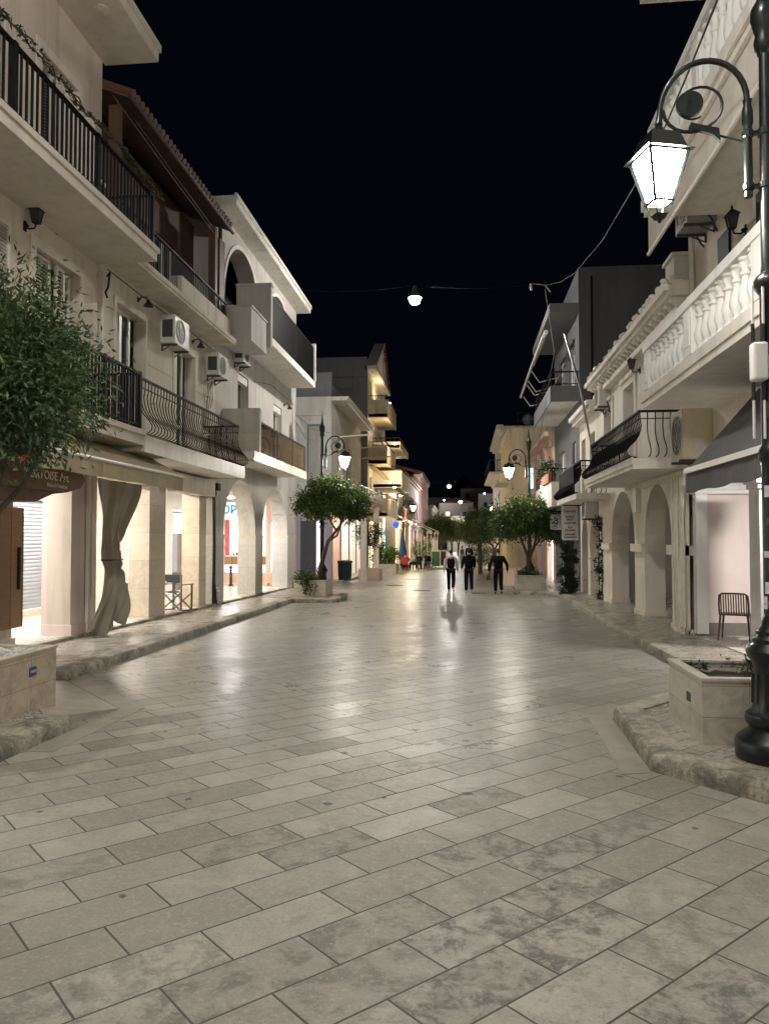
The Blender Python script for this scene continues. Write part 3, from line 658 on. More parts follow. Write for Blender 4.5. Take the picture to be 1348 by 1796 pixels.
# inside the arcade: back wall, ceiling, roller shutter
mb = MB(); mpB = wallL(-9.9)
wall(mb, mpB, -10, 18.6, -.35, 3.3, [(15.5, 17.75, .1, 2.62), (11.0, 13.6, .1, 2.55)], .18)
mb.obj('arcade_back_wall', M['hallw'], A)
MB().mbox(mpB, 14.9, 18.3, -.12, -.002, -.2, .095).obj('threshold', M['column'], A)
roller(A, mpB, 15.5, 17.75, .1, 2.62, .12); roller(A, mpB, 11.0, 13.6, .1, 2.55, .12)
MB().box(-11.5, -7.52, -10, 18.6, 3.3, 3.42).obj('arcade_ceiling', M['hallw'], A)

# rolled vine along the top of the upper railing
rg = random.Random(5); vm = MB(); lf = MB()
for i in range(240):
    y = 5.5+i*.035; x = -5.68+rg.gauss(0, .02); z = 8.26+.035*math.sin(y*2.2)+rg.gauss(0, .012)
    if i % 3 == 0 and i < 238: vm.tube([(x, y, z), (x+rg.gauss(0, .02), y+.12, z+rg.gauss(0, .02)), (x, y+.22, z)], .012, 5)
    for k in range(2):
        a = rg.random()*6.28; d = Vector((math.cos(a)*.05, rg.gauss(0, .05), math.sin(a)*.05)); s_ = Vector((rg.gauss(0, .012), .014, rg.gauss(0, .012)))
        c = Vector((x, y, z)); lf.poly(c, c+d*.6+s_, c+d*1.3, c+d*.6-s_)
gv = thing('dry_vine', 'dry climbing vine wound along the top of the uppermost black railing', 'vine', (-5.68, 9.5, 8.24))
vm.obj('stem', M['bark'], gv); lf.obj('foliage', M['leafd'], gv)
wall_lantern((XL, 11.45, 6.72), FL, 'black lantern on a curved arm on the tan wall beside the shuttered windows')

# ---------------- B: cream building
B = thing('cream_building', 'cream building with marble columns, bulging brown railing and brown timber eaves', 'building', (-9, 17, 0))
mb = MB()
hB = [(14.7, 16.12, 3.65, 6.5), (17.85, 19.22, 3.65, 6.42)]
wall(mb, mpL, 14.0, 20.9, 3.35, 7.1, hB, .26)
mb.poly((-16, 14.0, 3.3), (XL, 14.0, 3.3), (XL, 20.9, 3.3), (-16, 20.9, 3.3)); mb.poly((-16, 14, 3.3), (-16, 20.9, 3.3), (-16, 20.9, 10), (-16, 14, 10))
mb.obj('wall', M['cream'], B)
mb = MB()
for z in (3.95, 4.35, 4.75, 5.15, 5.55, 5.95, 6.5):
    for a, b in ((14.02, 14.58), (16.24, 17.73), (19.34, 20.88)):
        if z > 6.4: a, b = 14.02, 20.88
        mb.mbox(mpL, a, b, -.012, .0, z-.36 if z < 6.4 else 6.56, z-.02 if z < 6.4 else 6.98)
        if z > 6.4: break
mb.obj('rustication', M['cream'], B)
for (a, b, c, d) in hB:
    window(B, mpL, a+.03, b-.42, c, d, .24)
    MB().mbox(mpL, a-.11, a, -.03, .0, c, d+.12).mbox(mpL, b, b+.11, -.03, .0, c, d+.12).mbox(mpL, a, b, -.03, 0, d, d+.12).obj('window_trim', M['cream'], B)
# balcony with bombe railing
bl = MB().box(XL, -5.87, 13.6, 20.1, 3.35, 3.62).obj('balcony', M['white'], B)
MB().box(-5.868, -5.84, 13.59, 20.13, 3.33, 3.65).box(XL, -5.84, 20.102, 20.13, 3.33, 3.65).obj('fascia', M['fascia'], bl)
rail_belly(mpL, 13.62, 19.95, -.97, 3.66, 4.72, .27, .15, [(19.98, .0, 1)]).obj('railing', M['ironb'], bl)
# ground floor: beam and marble columns
MB().box(-7.45, XL, 13.55, 20.86, 2.92, 3.33).obj('beam', M['cream'], B)
MB().box(-6.94, -6.72, 17.45, 20.3, 2.86, 3.3).obj('awning_box', M['white'], B)
for y0, y1 in ((16.47, 17.4), (19.7, 20.25)):
    MB().box(-7.42, XL, y0, y1, -.2, 2.915).obj('column', M['column'], B)
# upper terrace: slab, parapet, brown wall, timber eave and tiled roof
bl = MB().box(XL, -6.3, 14.02, 20.7, 7.1, 7.24).box(-6.36, -6.27, 14.02, 20.73, 7.16, 7.26).obj('terrace_slab', M['cream'], B)
MB().box(-6.66, -6.42, 16.9, 20.6, 7.262, 7.78).obj('parapet', M['cream'], bl)
rail_bars(mpL, 14.1, 20.55, -.42, 7.28, 8.25, .12, .016).obj('railing', M['iron'], bl)
mb = MB(); wall(mb, wallL(-7.6), 14.02, 20.9, 7.1, 10.6, [(15.2, 16.4, 7.25, 9.4), (18.2, 19.4, 7.25, 9.4)], .2); mb.obj('upper_wall', M['brownwall'], B)
window(B, wallL(-7.6), 15.2, 16.4, 7.25, 9.4, .15)['label'] = 'dark window under the timber eave'
window(B, wallL(-7.6), 18.2, 19.4, 7.25, 9.4, .15)
each('timber_post', M['brown'], B, [(-6.86, -6.67, 20.0, 20.2, 7.262, 10.2), (-6.86, -6.67, 14.1, 14.3, 7.262, 10.2), (-6.86, -6.67, 20.4, 20.85, 7.262, 10.05)])
MB().add([(-7.6, 14.02, 10.75), (-6.45, 14.02, 10.28), (-6.45, 20.6, 10.28), (-7.6, 20.6, 10.75), (-7.6, 14.02, 10.8), (-6.45, 14.02, 10.33), (-6.45, 20.6, 10.33), (-7.6, 20.6, 10.8)], [(0, 1, 2, 3), (4, 5, 6, 7), (1, 2, 6, 5), (0, 1, 5, 4), (2, 3, 7, 6)]).obj('eave', M['brown'], B)
rf = tile_rows(MB(), -6.38, -11, 14.05, 20.6, 10.42, 12.2, .21).obj('roof', M['rooftile'], B, smooth=True)
MB().tube([(-6.40, 14.02, 10.30), (-6.40, 20.7, 10.28)], .05, 8).obj('gutter', M['ironb'], rf)
for yy, lab in ((10.2, 'lower of two thin cables strung below the brown timber eave'), (10.32, 'upper of two thin cables strung below the brown timber eave')):
    tag(MB().tube([(-6.75, 14.05, yy+.15), (-6.72, 17, yy-.05), (-6.7, 20.2, yy-.2)], .008, 4).obj('loose_cable', M['cableg']), lab, 'cable', 'thin cables under the timber eave')
# back wall of the arcade behind B with door and bright shop
mb = MB(); wall(mb, mpB, 18.6, 31.3, -.35, 3.3, [(25.4, 27.6, -.1, 2.75)], .15); mb.obj('arcade_back_wall', M['hallw'], B)
MB().box(-11.5, -7.52, 18.6, 31.3, 3.3, 3.42).obj('arcade_ceiling', M['hallw'], B)
dr = MB().mbox(mpB, 25.4, 25.5, .03, .1, -.1, 2.75).mbox(mpB, 27.5, 27.6, .03, .1, -.1, 2.75).mbox(mpB, 26.55, 26.65, .03, .1, -.1, 2.75).mbox(mpB, 25.5, 27.5, .03, .1, 2.65, 2.75).obj('door', M['alu'], B)
MB().mbox(mpB, 25.5, 26.55, .06, .07, -.1, 2.65).mbox(mpB, 26.65, 27.5, .06, .07, -.1, 2.65).obj('pane', M['browng'], dr)
MB().tube([mpB(26.75, -.05, .8), mpB(26.75, -.05, 1.7)], .02, 6).tube([mpB(26.75, -.05, 1.0), mpB(26.75, .05, 1.0)], .014, 6).tube([mpB(26.75, -.05, 1.5), mpB(26.75, .05, 1.5)], .014, 6).obj('handle', M['alu'], dr)
MB().mbox(mpB, 25.6, 26.4, .02, .055, 1.9, 2.6).obj('poster', M['shopwarm'], dr)
wall_lantern((XL, 15.72, 6.86), FL, 'brown bell lamp above the first French door of the cream wall', 'bell')
wall_lantern((XL, 19.05, 6.80), FL, 'brown bell lamp between the two white air conditioners', 'bell')
ac_unit((XL, 17.42, 6.24), FL, 'white air conditioner with big round fan nearest on the cream wall', h=.66, w=.95, d=.36)
ac_unit((XL, 20.55, 6.18), FL, 'white air conditioner with slatted side at the far end of the cream wall', h=.60, w=.85, d=.36)
# meter boxes and loose wires at the far end of B
mt = thing('meter_box', 'pair of pale meter boxes with tangled wires at the end of the cream wall', 'meter box', (XL, 20.4, 4.9))
MB().mbox(mpL, 20.05, 20.45, -.14, -.002, 4.75, 5.25).obj('box', M['acw'], mt, bev=.01); MB().mbox(mpL, 20.5, 20.8, -.12, -.002, 4.85, 5.2).obj('box', M['acw'], mt, bev=.01)
mb = MB()
for k in range(3): mb.tube([mpL(20.1+.12*k, -.04, 5.2), mpL(20.0+.2*k, -.1, 5.55), mpL(20.3+.1*k, -.06, 5.8+.1*k), mpL(20.55, -.03, 6.1)], .009, 5)
mb.tube([mpL(20.0+.18*math.cos(a/12*6.283), -.05, 5.7+.3*math.sin(a/12*6.283)) for a in range(13)], .008, 5)
mb.obj('wire', M['cableg'], mt)
o = MB().tube([(-6.9, 14.2, 6.85), (-6.82, 14.15, 6.9), (-6.84, 14.12, 6.6), (-6.88, 14.1, 6.5), (-6.86, 14.14, 6.4)], .022, 6).obj('drain_hose', M['cable'], smooth=True); tag(o, 'short black drain hose hanging at the joint of tan and cream walls', 'hose')

# awning with its gathered tarpaulin
aw = thing('awning', 'sand coloured fabric awning over the near marble columns of the left arcade', 'awning', (-6.3, 14, 3))
y0, y1 = 8.9, 15.0
mb = MB(); N = 14
for i in range(N):
    a, b = y0+(y1-y0)*i/N, y0+(y1-y0)*(i+1)/N
    for (xa, za, xb, zb) in ((-6.93, 3.68, -6.3, 3.36), (-6.3, 3.36, -5.63, 2.99)): mb.poly((xa, a, za), (xa, b, za), (xb, b, zb), (xb, a, zb))
mb.poly((-6.93, y1, 3.68), (-6.3, y1, 3.36), (-5.63, y1, 2.99), (-5.63, y1, 2.93), (-6.93, y1, 3.6))
mb.obj('canopy', M['awn'], aw)
mb = MB()
for i in range(60):
    a, b = y0+(y1-y0)*i/60, y0+(y1-y0)*(i+1)/60
    f = lambda y: .018*math.sin(y*7)+.01*math.sin(y*19)
    mb.poly((-5.63, a, 2.95), (-5.63, b, 2.95), (-5.63+f(b), b, 2.70+.01*math.sin(b*5)), (-5.63+f(a), a, 2.70+.01*math.sin(a*5)))
mb.obj('valance', M['awn'], aw)
MB().tube([(-5.63, y0, 2.97), (-5.63, y1, 2.97)], .032, 8).obj('front_bar', M['winframe'], aw)
for y in (9.5, 14.8): MB().tube([(-6.93, y, 3.05), (-6.2, y-.25, 3.1), (-5.66, y, 2.96)], .025, 6).obj('arm', M['winframe'], aw)
# tarpaulin hanging in folds, tied at knee height, between pillar and column
tp = thing('tarpaulin', 'khaki tarpaulin curtain hanging tied in folds beside the pink pillar', 'tarpaulin', (-6.75, 14.2, 1.5))
rg = random.Random(3); NU, NV = 64, 60
def lerp_tab(tab, v):
    for (v0, a0), (v1, a1) in zip(tab, tab[1:]):
        if v <= v1:
            q = (v-v0)/(v1-v0); q = q*q*(3-2*q); return a0+(a1-a0)*q
    return tab[-1][1]
def tarp(u, v):
    # v: 0 top … 1 foot ; u: 0 near (pole) … 1 far edge; tied in at mid height
    yn = lerp_tab([(0, 13.56), (.52, 13.78), (.75, 13.5), (1, 13.2)], v); yf = lerp_tab([(0, 15.5), (.50, 14.42), (.62, 14.55), (.85, 14.5), (1, 14.38)], v)
    tie = math.exp(-((v-.53)/.10)**2); k = .030+.055*v+.03*tie
    x = -6.74+.06*v+k*math.sin(u*(13+6*tie)+1.5*math.sin(v*3)+.5)+.025*math.sin(u*34+5*v)*(.3+v)+.05*math.sin(v*11+u*4)*v
    if v > .55: x += .10*math.sin((v-.55)/.45*math.pi)
    z = 3.0-2.86*v+.10*math.sin(u*9+1)*v*v+.10*u*v*v+gz(14)
    return (x, yn+(yf-yn)*u, z+.04)
mb = MB(); mb.add([tarp(i/NU, j/NV) for j in range(NV+1) for i in range(NU+1)], [(j*(NU+1)+i, j*(NU+1)+i+1, (j+1)*(NU+1)+i+1, (j+1)*(NU+1)+i) for j in range(NV) for i in range(NU)])
mb.obj('cloth', M['tarp'], tp, smooth=True)
MB().tube([(-6.68+.15*math.cos(a/10*6.28), 14.10+.36*math.sin(a/10*6.28), 1.33) for a in range(10)], .012, 5, True).obj('cord', M['cable'], tp)
for y, z, lab in ((13.54, 3.0, 'tall thin pale guide post standing against the pink pillar'), (13.67, 2.2, 'shorter thin pale guide post between the pink pillar and the tarpaulin')):
    tag(MB().box(-6.93, -6.87, y, y+.05, gz(13.6)+H, z).obj('guide_post', M['winframe']), lab, 'post', 'guide posts of the sand awning')

# carved sign hung from the arcade beam and the leaning board
sg = thing('shop_sign', 'carved brown driftwood shop sign with white letters behind the near oleander', 'sign', (-6.6, 12, 2.9))
pts = [(10.2, 2.38), (10.9, 2.30), (11.5, 2.33), (12.0, 2.48), (12.5, 2.54), (12.95, 2.64), (13.08, 2.78), (12.9, 2.95), (12.75, 3.08), (12.3, 3.22), (11.7, 3.38), (11.0, 3.36), (10.3, 3.3)]
MB().prism(pts, -.22, -.14, mpL).obj('board', M['signb'], sg, bev=.015)
text(sg, 'TORTOISE Art', .21, M['inkw'], (XL+.225, 11.85, 2.76), (0, 1, 0), (0, .02, 1), 'letters')
text(sg, 'Natural Creations', .085, M['inkw'], (XL+.225, 12.15, 2.61), (0, 1, 0), (0, 0, 1), 'letters')
bd = thing('wooden_board', 'plain brown wooden board fixed to the leftmost pillar under the carved sign', 'board', (-6.9, 11.2, 1.2))
MB().mbox(mpL, 10.75, 11.45, -.075, -.01, .36, 2.22).obj('panel', M['wood'], bd, bev=.008)
MB().mbox(mpL, 11.27, 11.33, -.10, -.078, .95, 1.6).obj('handle', M['iron'], bd)

# ---------------- C: building with the arches
Cb = thing('arched_building', 'grey cream building with round arcade arches, glass balcony and arched loggia on the left', 'building', (-9, 26, 0))
mb = MB()
aC = [(21.75, 25.2, -.5, 3.55, 1.83), (26.1, 29.9, -.5, 3.55, 1.83)]
wall(mb, mpL, 20.9, 31.4, -.5, 3.95, aC, .58, True)
mb.poly((-7.53, 31.4, -.5), (XL, 31.4, -.5), (XL, 31.4, 3.95), (-7.53, 31.4, 3.95)); mb.poly((-7.53, 20.9, -.5), (XL, 20.9, -.5), (XL, 20.9, 3.95), (-7.53, 20.9, 3.95))
mb.obj('arcade_wall', M['greyw'], Cb)
for a, b in ((20.9, 21.75), (25.2, 26.1), (29.9, 31.4)):
    MB().box(-7.57, XL+.03, a-.03, b+.03, 1.74, 1.83).obj('impost', M['fascia'], Cb)
    MB().box(-7.555, XL+.014, a-.014, b+.014, -.5, 1.738).obj('pier_cladding', M['columng'], Cb)
mb = MB()
hC = [(23.1, 24.3, 4.1, 6.9), (27.6, 28.9, 4.1, 6.7)]
aC2 = [(21.7, 25.5, 8.2, 10.8, 9.0), (26.4, 30.2, 8.2, 10.8, 9.0)]
wall(mb, mpL, 20.9, 31.4, 3.95, 11.2, hC+aC2, .55)
shell(mb, -16, XL, 20.9, 31.4, 3.4, 11.2, XL)
mb.obj('wall', M['greyw'], Cb)
mb = MB()
for h in aC2:
    c, a = (h[0]+h[1])/2, (h[1]-h[0])/2
    pts = [(c-a*math.cos(i*math.pi/24), 9.0+1.8*math.sin(i*math.pi/24)) for i in range(25)]
    for (p, q) in zip(pts, pts[1:]):
        s1 = [( (x-c)*1.07+c, 9+(z-9)*1.07) for x, z in (p, q)]
        mb.add([mpL(p[0], -.03, p[1]), mpL(q[0], -.03, q[1]), mpL(s1[1][0], -.03, s1[1][1]), mpL(s1[0][0], -.03, s1[0][1])], [(0, 1, 2, 3)])
        mb.add([mpL(s1[0][0], -.03, s1[0][1]), mpL(s1[1][0], -.03, s1[1][1]), mpL(s1[1][0], 0, s1[1][1]), mpL(s1[0][0], 0, s1[0][1])], [(0, 1, 2, 3)])
mb.obj('arch_trim', M['white'], Cb)
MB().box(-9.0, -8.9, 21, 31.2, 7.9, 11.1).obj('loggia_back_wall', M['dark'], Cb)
for a, b, c, d in hC:
    window(Cb, mpL, a, b, c, d, .3)
    bx = MB().mbox(mpL, a+.02, b-.02, .04, .2, d-.24, d-.02).obj('roller_box', M['winframe'], Cb)
# first-floor balcony: solid south parapet, smoked glass along the front
bl = MB().box(XL, -5.87, 21.0, 28.2, 4.0, 4.17).obj('balcony', M['white'], Cb)
MB().box(-5.868, -5.83, 21.0, 28.24, 3.92, 4.2).obj('fascia', M['fascia'], bl)
MB().box(XL, -5.85, 21.62, 21.8, 4.172, 5.5).obj('parapet', M['greyw'], bl)
MB().box(XL+.0, -5.84, 21.59, 21.618, 3.96, 4.75).obj('cladding', M['fascia'], bl)
mb = MB()
for a, b in ((21.84, 23.9), (24.0, 26.0), (26.1, 28.1)): mb.box(-5.90, -5.885, a, b, 4.24, 5.08)
mb.obj('smoked_glass', M['browng'], bl)
mb = MB().box(-5.93, -5.87, 21.82, 28.14, 5.085, 5.14)
for y in (23.95, 26.05, 28.1): mb.box(-5.92, -5.87, y-.03, y+.03, 4.172, 5.084)
mb.obj('railing', M['ironb'], bl)
# second-floor balcony
bl = MB().box(XL, -5.87, 22.95, 30.0, 7.72, 7.95).obj('balcony', M['white'], Cb)
MB().box(XL, -5.86, 22.9, 23.1, 7.6, 9.5).box(XL-.02, -5.83, 22.86, 23.14, 9.5, 9.58).obj('parapet', M['greyw'], bl)
MB().box(-6.90, -5.97, 21.1, 22.858, 7.35, 8.30).box(-6.93, -5.94, 21.07, 22.858, 8.302, 8.36).obj('flower_box', M['greyw'], bl)
mb = rail_bars(mpL, 23.15, 29.8, -1.03, 7.97, 9.3, .1, .05, None, [26.5]); mb.box(-5.905, -5.895, 23.2, 29.8, 8.02, 9.2); mb.obj('railing', M['iron'], bl)
MB().box(-6.0, -5.84, 29.86, 30.04, 7.96, 9.45).obj('end_post', M['greyw'], bl)
MB().box(-16, -6.38, 20.95, 31.6, 11.2, 11.48).box(-6.42, -6.34, 20.9, 31.64, 11.38, 11.52).obj('roof_slab', M['white'], Cb)
for y in (20.95, 21.06): MB().tube([(-6.86, y, 7.3), (-6.86, y, 11.1)], .04, 8).obj('drain_pipe', M['ironb'], Cb)
ac_unit((XL, 23.0, 7.1), FL, 'white air conditioner with dark side under the loggia balcony', h=.58, w=.8)
o = MB().lathe([(.02, 0), (.25, .06), (.36, .14)], (0, 0, 0), 20).obj('satellite_dish', M['acw']); o.location = (-6.6, 30.3, 6.2); o.rotation_euler = (R(60), 0, R(100)); tag(o, 'small satellite dish on the far corner of the arched building', 'satellite dish')
wall_lantern((XL, 29.2, 6.9), FL, 'small dark lamp on the wall above the glass balcony', 'bell')
# bright shop at the end of the arcade: end wall facing the camera
mpE = wallS(31.2); mb = MB()
wall(mb, mpE, -11.5, -7.53, -.5, 3.3, [(-9.95, -8.15, .30, 3.22), (-7.98, -7.62, .3, 2.4)], .2); mb.obj('shop_wall', M['salmon'], Cb)
sh = MB().mbox(mpE, -9.95, -8.15, .12, .14, .3, 3.22).obj('shop_window', M['shoplit'], Cb)
MB().mbox(mpE, -9.9, -8.15, .02, .10, 2.62, 3.18).obj('sign_box', M['signlit'], sh)
text(sh, 'ΟΡΑΣ', .46, M['signgreen'], (-9.4, 31.2, 2.9), (1, 0, 0), (0, 0, 1), 'letters', bold=.01)
MB().mbox(mpE, -9.92, -9.72, .03, .09, 1.0, 2.5).obj('poster', M['reds'], sh)
MB().mbox(mpE, -9.6, -8.9, .06, .09, 1.95, 2.45).obj('poster', M['cyanlit'], sh)
mb = MB()
for i in range(9): mb.mbox(mpE, -9.7+i*.13, -9.62+i*.13, .03, .08, 1.0, 1.06+.1*((i*37) % 5)/5)
mb.obj('goods', M['acd'], sh)
MB().mbox(mpE, -9.95, -8.15, .0, .08, .62, .98).obj('counter_front', M['woodr'], sh)
MB().mbox(mpE, -10.2, -8.0, -.35, -.002, -.5, -.12).obj('step', M['column'], Cb)
MB().mbox(mpE, -7.96, -7.64, .1, .12, .3, 2.38).obj('shop_window', M['shoplit'], Cb)
# small dark newel post seen through the arch
o = MB().lathe([(.10, 0), (.10, .05), (.05, .10), (.06, .3), (.045, .6), (.07, .64), (.04, .68), (.075, .76), (.03, .84)], (-9.45, 30.6, gz(30.6)+FLR), 12).obj('bollard', M['ironb'], smooth=True); tag(o, 'small turned brown bollard in front of the lit shop in the arcade', 'bollard')
# camera box and black pipes where B and C meet
o = MB().box(-6.94, -6.7, 20.5, 20.75, 3.05, 3.25).box(-6.94, -6.8, 20.55, 20.7, 2.9, 3.04).obj('floodlight', M['ironb'], bev=.02); tag(o, 'small brown floodlight under the balcony at the first arch', 'floodlight')
mb = MB()
for k in range(4): mb.tube([(XL+.04+.02*k, 20.72+.06*k, -.12), (XL+.05, 20.7+.05*k+.05*math.sin(k), .5), (XL+.05, 20.75+.04*k, 1.5), (XL+.04, 20.7+.05*k, 2.9)], .022, 6)
tag(mb.obj('cable_bundle', M['cable']), 'bundle of black pipes running down beside the first arch', 'cables')
tag(MB().tube([(-6.88, 20.9, .35), (-6.85, 20.95, .28), (-6.80, 20.9, .2)], .05, 6).obj('bell_push', M['plastic'], smooth=True), 'small white lamp fitting low on the black pipes by the first arch', 'lamp fitting')

# lamps inside the arcades (they light the walls seen through the openings)
def hall_lamp(x, y, lab, m='halllamp', r=.16, z=3.29, group='round lamps on the arcade ceilings'):
    t = thing('ceiling_lamp', lab, 'ceiling lamp', (x, y, z), 0, group)
    MB().lathe([(r, -.03), (r*1.08, -.0)], (0, 0, 0), 20).obj('rim', M['winframe'], t, local=True)
    MB().lathe([(r*.3, -.047), (r*.8, -.043), (r*.96, -.032)], (0, 0, 0), 20).obj('diffuser', M[m], t, local=True)
hall_lamp(-8.7, 12.2, 'ceiling lamp behind the pink pillar in front of the roller shutter')
hall_lamp(-8.7, 15.6, 'ceiling lamp above the roller shutter of the arcade')
hall_lamp(-8.6, 18.6, 'small ceiling lamp between the marble columns', 'halllow')
hall_lamp(-8.6, 23.2, 'ceiling lamp in front of the brown glass door', 'halllow')
hall_lamp(-8.7, 28.2, 'ceiling lamp in front of the lit shop under the arches', 'halllamp')
hall_lamp(-8.7, 6.5, 'ceiling lamp of the arcade outside the left edge of the view')

# conduits and cables fixed to the left facades
for pts, r, m, lab in (
    ([(-6.92, 14.06, 3.8), (-6.92, 14.06, 6.9)], .022, 'pipe', 'thin pale conduit running down the joint of the tan and cream walls'),
    ([(-6.93, 14.3, 7.02), (-6.93, 16.4, 6.99), (-6.93, 18.6, 7.03), (-6.93, 20.8, 6.98)], .014, 'cableg', 'grey cable clipped along the cream wall just under the terrace slab'),
    ([(-6.93, 24.8, 6.95), (-6.93, 27.2, 7.3), (-6.93, 31.2, 7.2)], .014, 'cableg', 'grey cable sagging along the wall under the loggia balcony'),
    ([(-6.93, 30.9, 4.3), (-6.93, 30.9, 7.6)], .035, 'pipe', 'pale downpipe at the far corner of the arched building')):
    tag(MB().tube(pts, r, 6).obj('conduit' if m == 'pipe' else 'wall_cable', M[m], smooth=True), lab, 'pipe' if m == 'pipe' else 'cable', 'conduits and cables on the left facades')
# ---------------- D: cream building beyond the side alley, with a folded canopy
D = thing('canopy_building', 'cream building with a wide white canopy over its upper terrace, behind the left street lamp', 'building', (-8, 44, gz(44)))
XD = -6.7; mpD = wallL(XD)
mb = MB(); wall(mb, mpD, 38.6, 50, -.8, 3.5, [(39.2, 41.3, -.8, 3.1), (41.8, 44.4, -.8, 3.1), (44.9, 47.4, -.8, 3.1), (47.8, 49.7, -.8, 3.1)], .5, True)
mb.obj('arcade_wall', M['bone'], D)
for a, b, m in ((41.25, 41.85, 'salmon'), (44.35, 44.95, 'bone'), (47.35, 47.85, 'bone')):
    MB().box(-7.22, XD+.01, a, b, -.8, 3.2).obj('pillar', M[m], D)
mb = MB(); wall(mb, wallL(-8.6), 38.7, 50, -.8, 3.5); mb.obj('shop_wall', M['salmon'], D)
MB().mbox(wallL(-8.6), 42, 44.2, -.06, -.003, -.4, 2.9).obj('shop_front', M['pink'], D)
MB().mbox(wallL(-8.6), 45, 47.2, -.06, -.003, -.4, 2.9).obj('shop_front', M['lilac'], D)
MB().mbox(wallL(-8.6), 47.6, 49.8, -.06, -.003, -.4, 2.9).obj('shop_front', M['yellow2'], D)
mb = MB(); hD = [(40.6, 42.0, 4.0, 7.2), (43.5, 45.5, 4.0, 7.0)]
wall(mb, mpD, 38.6, 50, 3.5, 8.0, hD, .3); shell(mb, -16, XD, 38.6, 50, 3.4, 8.0, XD); mb.obj('wall', M['white'], D)
for h in hD: window(D, mpD, *h, .26)
mpDs = wallS(38.6); mb = MB()
wall(mb, wallS(38.585), -16, XD, -.8, 3.5, [(-8.3, -7.5, -.35, 2.6)], .12); mb.obj('side_wall', M['lilac'], D)
MB().mbox(wallS(38.585), -8.3, -7.5, .08, .1, -.35, 2.6).obj('door', M['dgrey'], D)
MB().mbox(wallS(38.585), -7.42, -7.1, -.04, -.003, -.1, 2.6).obj('shop_window', M['shoplit'], D)
mb = MB()
for i in range(26): mb.mbox(mpDs, -11, XD, -.02, -.002, 3.7+i*.155, 3.7+i*.155+.135)
mb.obj('siding', M['balu'], D)
for y in (40.3, 43.1, 46.1, 48.8): hall_lamp(-7.8, y, 'round ceiling lamp in the arcade of the canopy building', 'halllamp', .14, 3.45, 'ceiling lamps of the canopy building')
wn = MB().mbox(mpDs, -7.95, -7.15, -.05, -.021, 4.3, 7.55).obj('window', M['mgrey'], D)
MB().mbox(mpDs, -7.87, -7.23, -.058, -.051, 4.4, 7.45).obj('shutter', M['greyw'], wn)
bl = MB().box(XD, -5.15, 39, 49.5, 3.62, 3.82).obj('balcony', M['peach'], D)
mb = MB().box(-5.25, -5.2, 39.1, 49.4, 4.42, 4.47).box(-5.24, -5.21, 39.1, 49.4, 4.1, 4.13).box(XD, -5.2, 39.05, 39.1, 4.42, 4.47).box(XD, -5.2, 39.06, 39.09, 4.1, 4.13)
for i in range(12): mb.box(-5.24, -5.21, 39.1+i*.93, 39.14+i*.93, 3.822, 4.42)
for i in range(3): mb.box(-5.25-i*.7, -5.21-i*.7, 39.05, 39.09, 3.822, 4.42)
mb.obj('railing', M['alu'], bl)
MB().add([(XD, 38.5, 8.75), (XD, 50, 8.75), (-5.9, 50, 8.75), (-5.9, 38.5, 8.75), (XD, 38.5, 8.95), (XD, 50, 8.95), (-5.8, 50, 8.95), (-5.8, 38.5, 8.95)], [(0, 1, 2, 3), (4, 5, 6, 7), (0, 3, 7, 4), (1, 2, 6, 5), (2, 3, 7, 6)]).box(-12, XD, 38.5, 50, 8.0, 8.96).obj('roof_slab', M['white'], D)
MB().add([(-5.85, 38.7, 8.6), (-5.85, 49.5, 8.6), (-4.55, 49.5, 7.0), (-4.55, 38.7, 7.0), (-5.85, 38.7, 8.66), (-5.85, 49.5, 8.66), (-4.53, 49.5, 7.05), (-4.53, 38.7, 7.05)], [(0, 1, 2, 3), (4, 5, 6, 7), (0, 3, 7, 4), (1, 2, 6, 5), (2, 3, 7, 6)]).obj('awning', M['awnw'], D)
for y in (38.8, 44, 49.4): MB().bar((XD, y, 6.9), (-4.6, y, 7.02), .06).obj('awning_arm', M['winframe'], D)
each('post', M['bone'], D, [(-5.4, -5.1, 46, 46.35, -.7, 3.62), (-5.4, -5.1, 40.2, 40.5, -.7, 3.62)])
MB().box(-9.5, -6.75, 38.9, 39.1, 8.962, 10.3).box(-6.95, -6.75, 39.1, 48, 8.962, 9.7).obj('roof_parapet', M['mgrey'], D)
tag(MB().tube([(-6.95, 31.3, 6.6), (-7.2, 34.5, 6.3), (-7.6, 38.6, 6.7)], .012, 5).obj('slack_cable', M['cableg']), 'lower slack cable across the side alley before the canopy building', 'cable', 'cables across the side alley')
tag(MB().tube([(-6.95, 31.3, 6.9), (-6.9, 35, 6.75), (-6.72, 38.6, 7.1)], .012, 5).obj('slack_cable', M['cableg']), 'upper slack cable across the side alley before the canopy building', 'cable', 'cables across the side alley')

# ---------------- E: tall yellow apartment building with stacked balconies
E_ = thing('yellow_apartments', 'tall yellow apartment building with stacked balconies and a lit gable roof', 'building', (-8, 56, gz(56)))
XE = -6.3; mpE2 = wallL(XE)
mb = MB(); hE = []
for z in (3.6, 6.9, 10.2):
    hE += [(51.2, 52.6, z+.05, z+2.3), (54.5, 55.9, z+.05, z+2.3), (58, 59.4, z+.05, z+2.3)]
wall(mb, mpE2, 50.2, 61.5, -.9, 13.4, hE+[(51, 60.5, -.9, 2.9)], .3); mb.obj('wall', M['yellow2'], E_)
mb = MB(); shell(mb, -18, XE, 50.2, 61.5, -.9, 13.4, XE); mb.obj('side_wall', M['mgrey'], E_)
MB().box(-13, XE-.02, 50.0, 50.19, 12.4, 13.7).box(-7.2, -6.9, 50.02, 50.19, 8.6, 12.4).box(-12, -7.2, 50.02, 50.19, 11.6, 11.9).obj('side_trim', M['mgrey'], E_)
for h in hE: window(E_, mpE2, *h, .26)
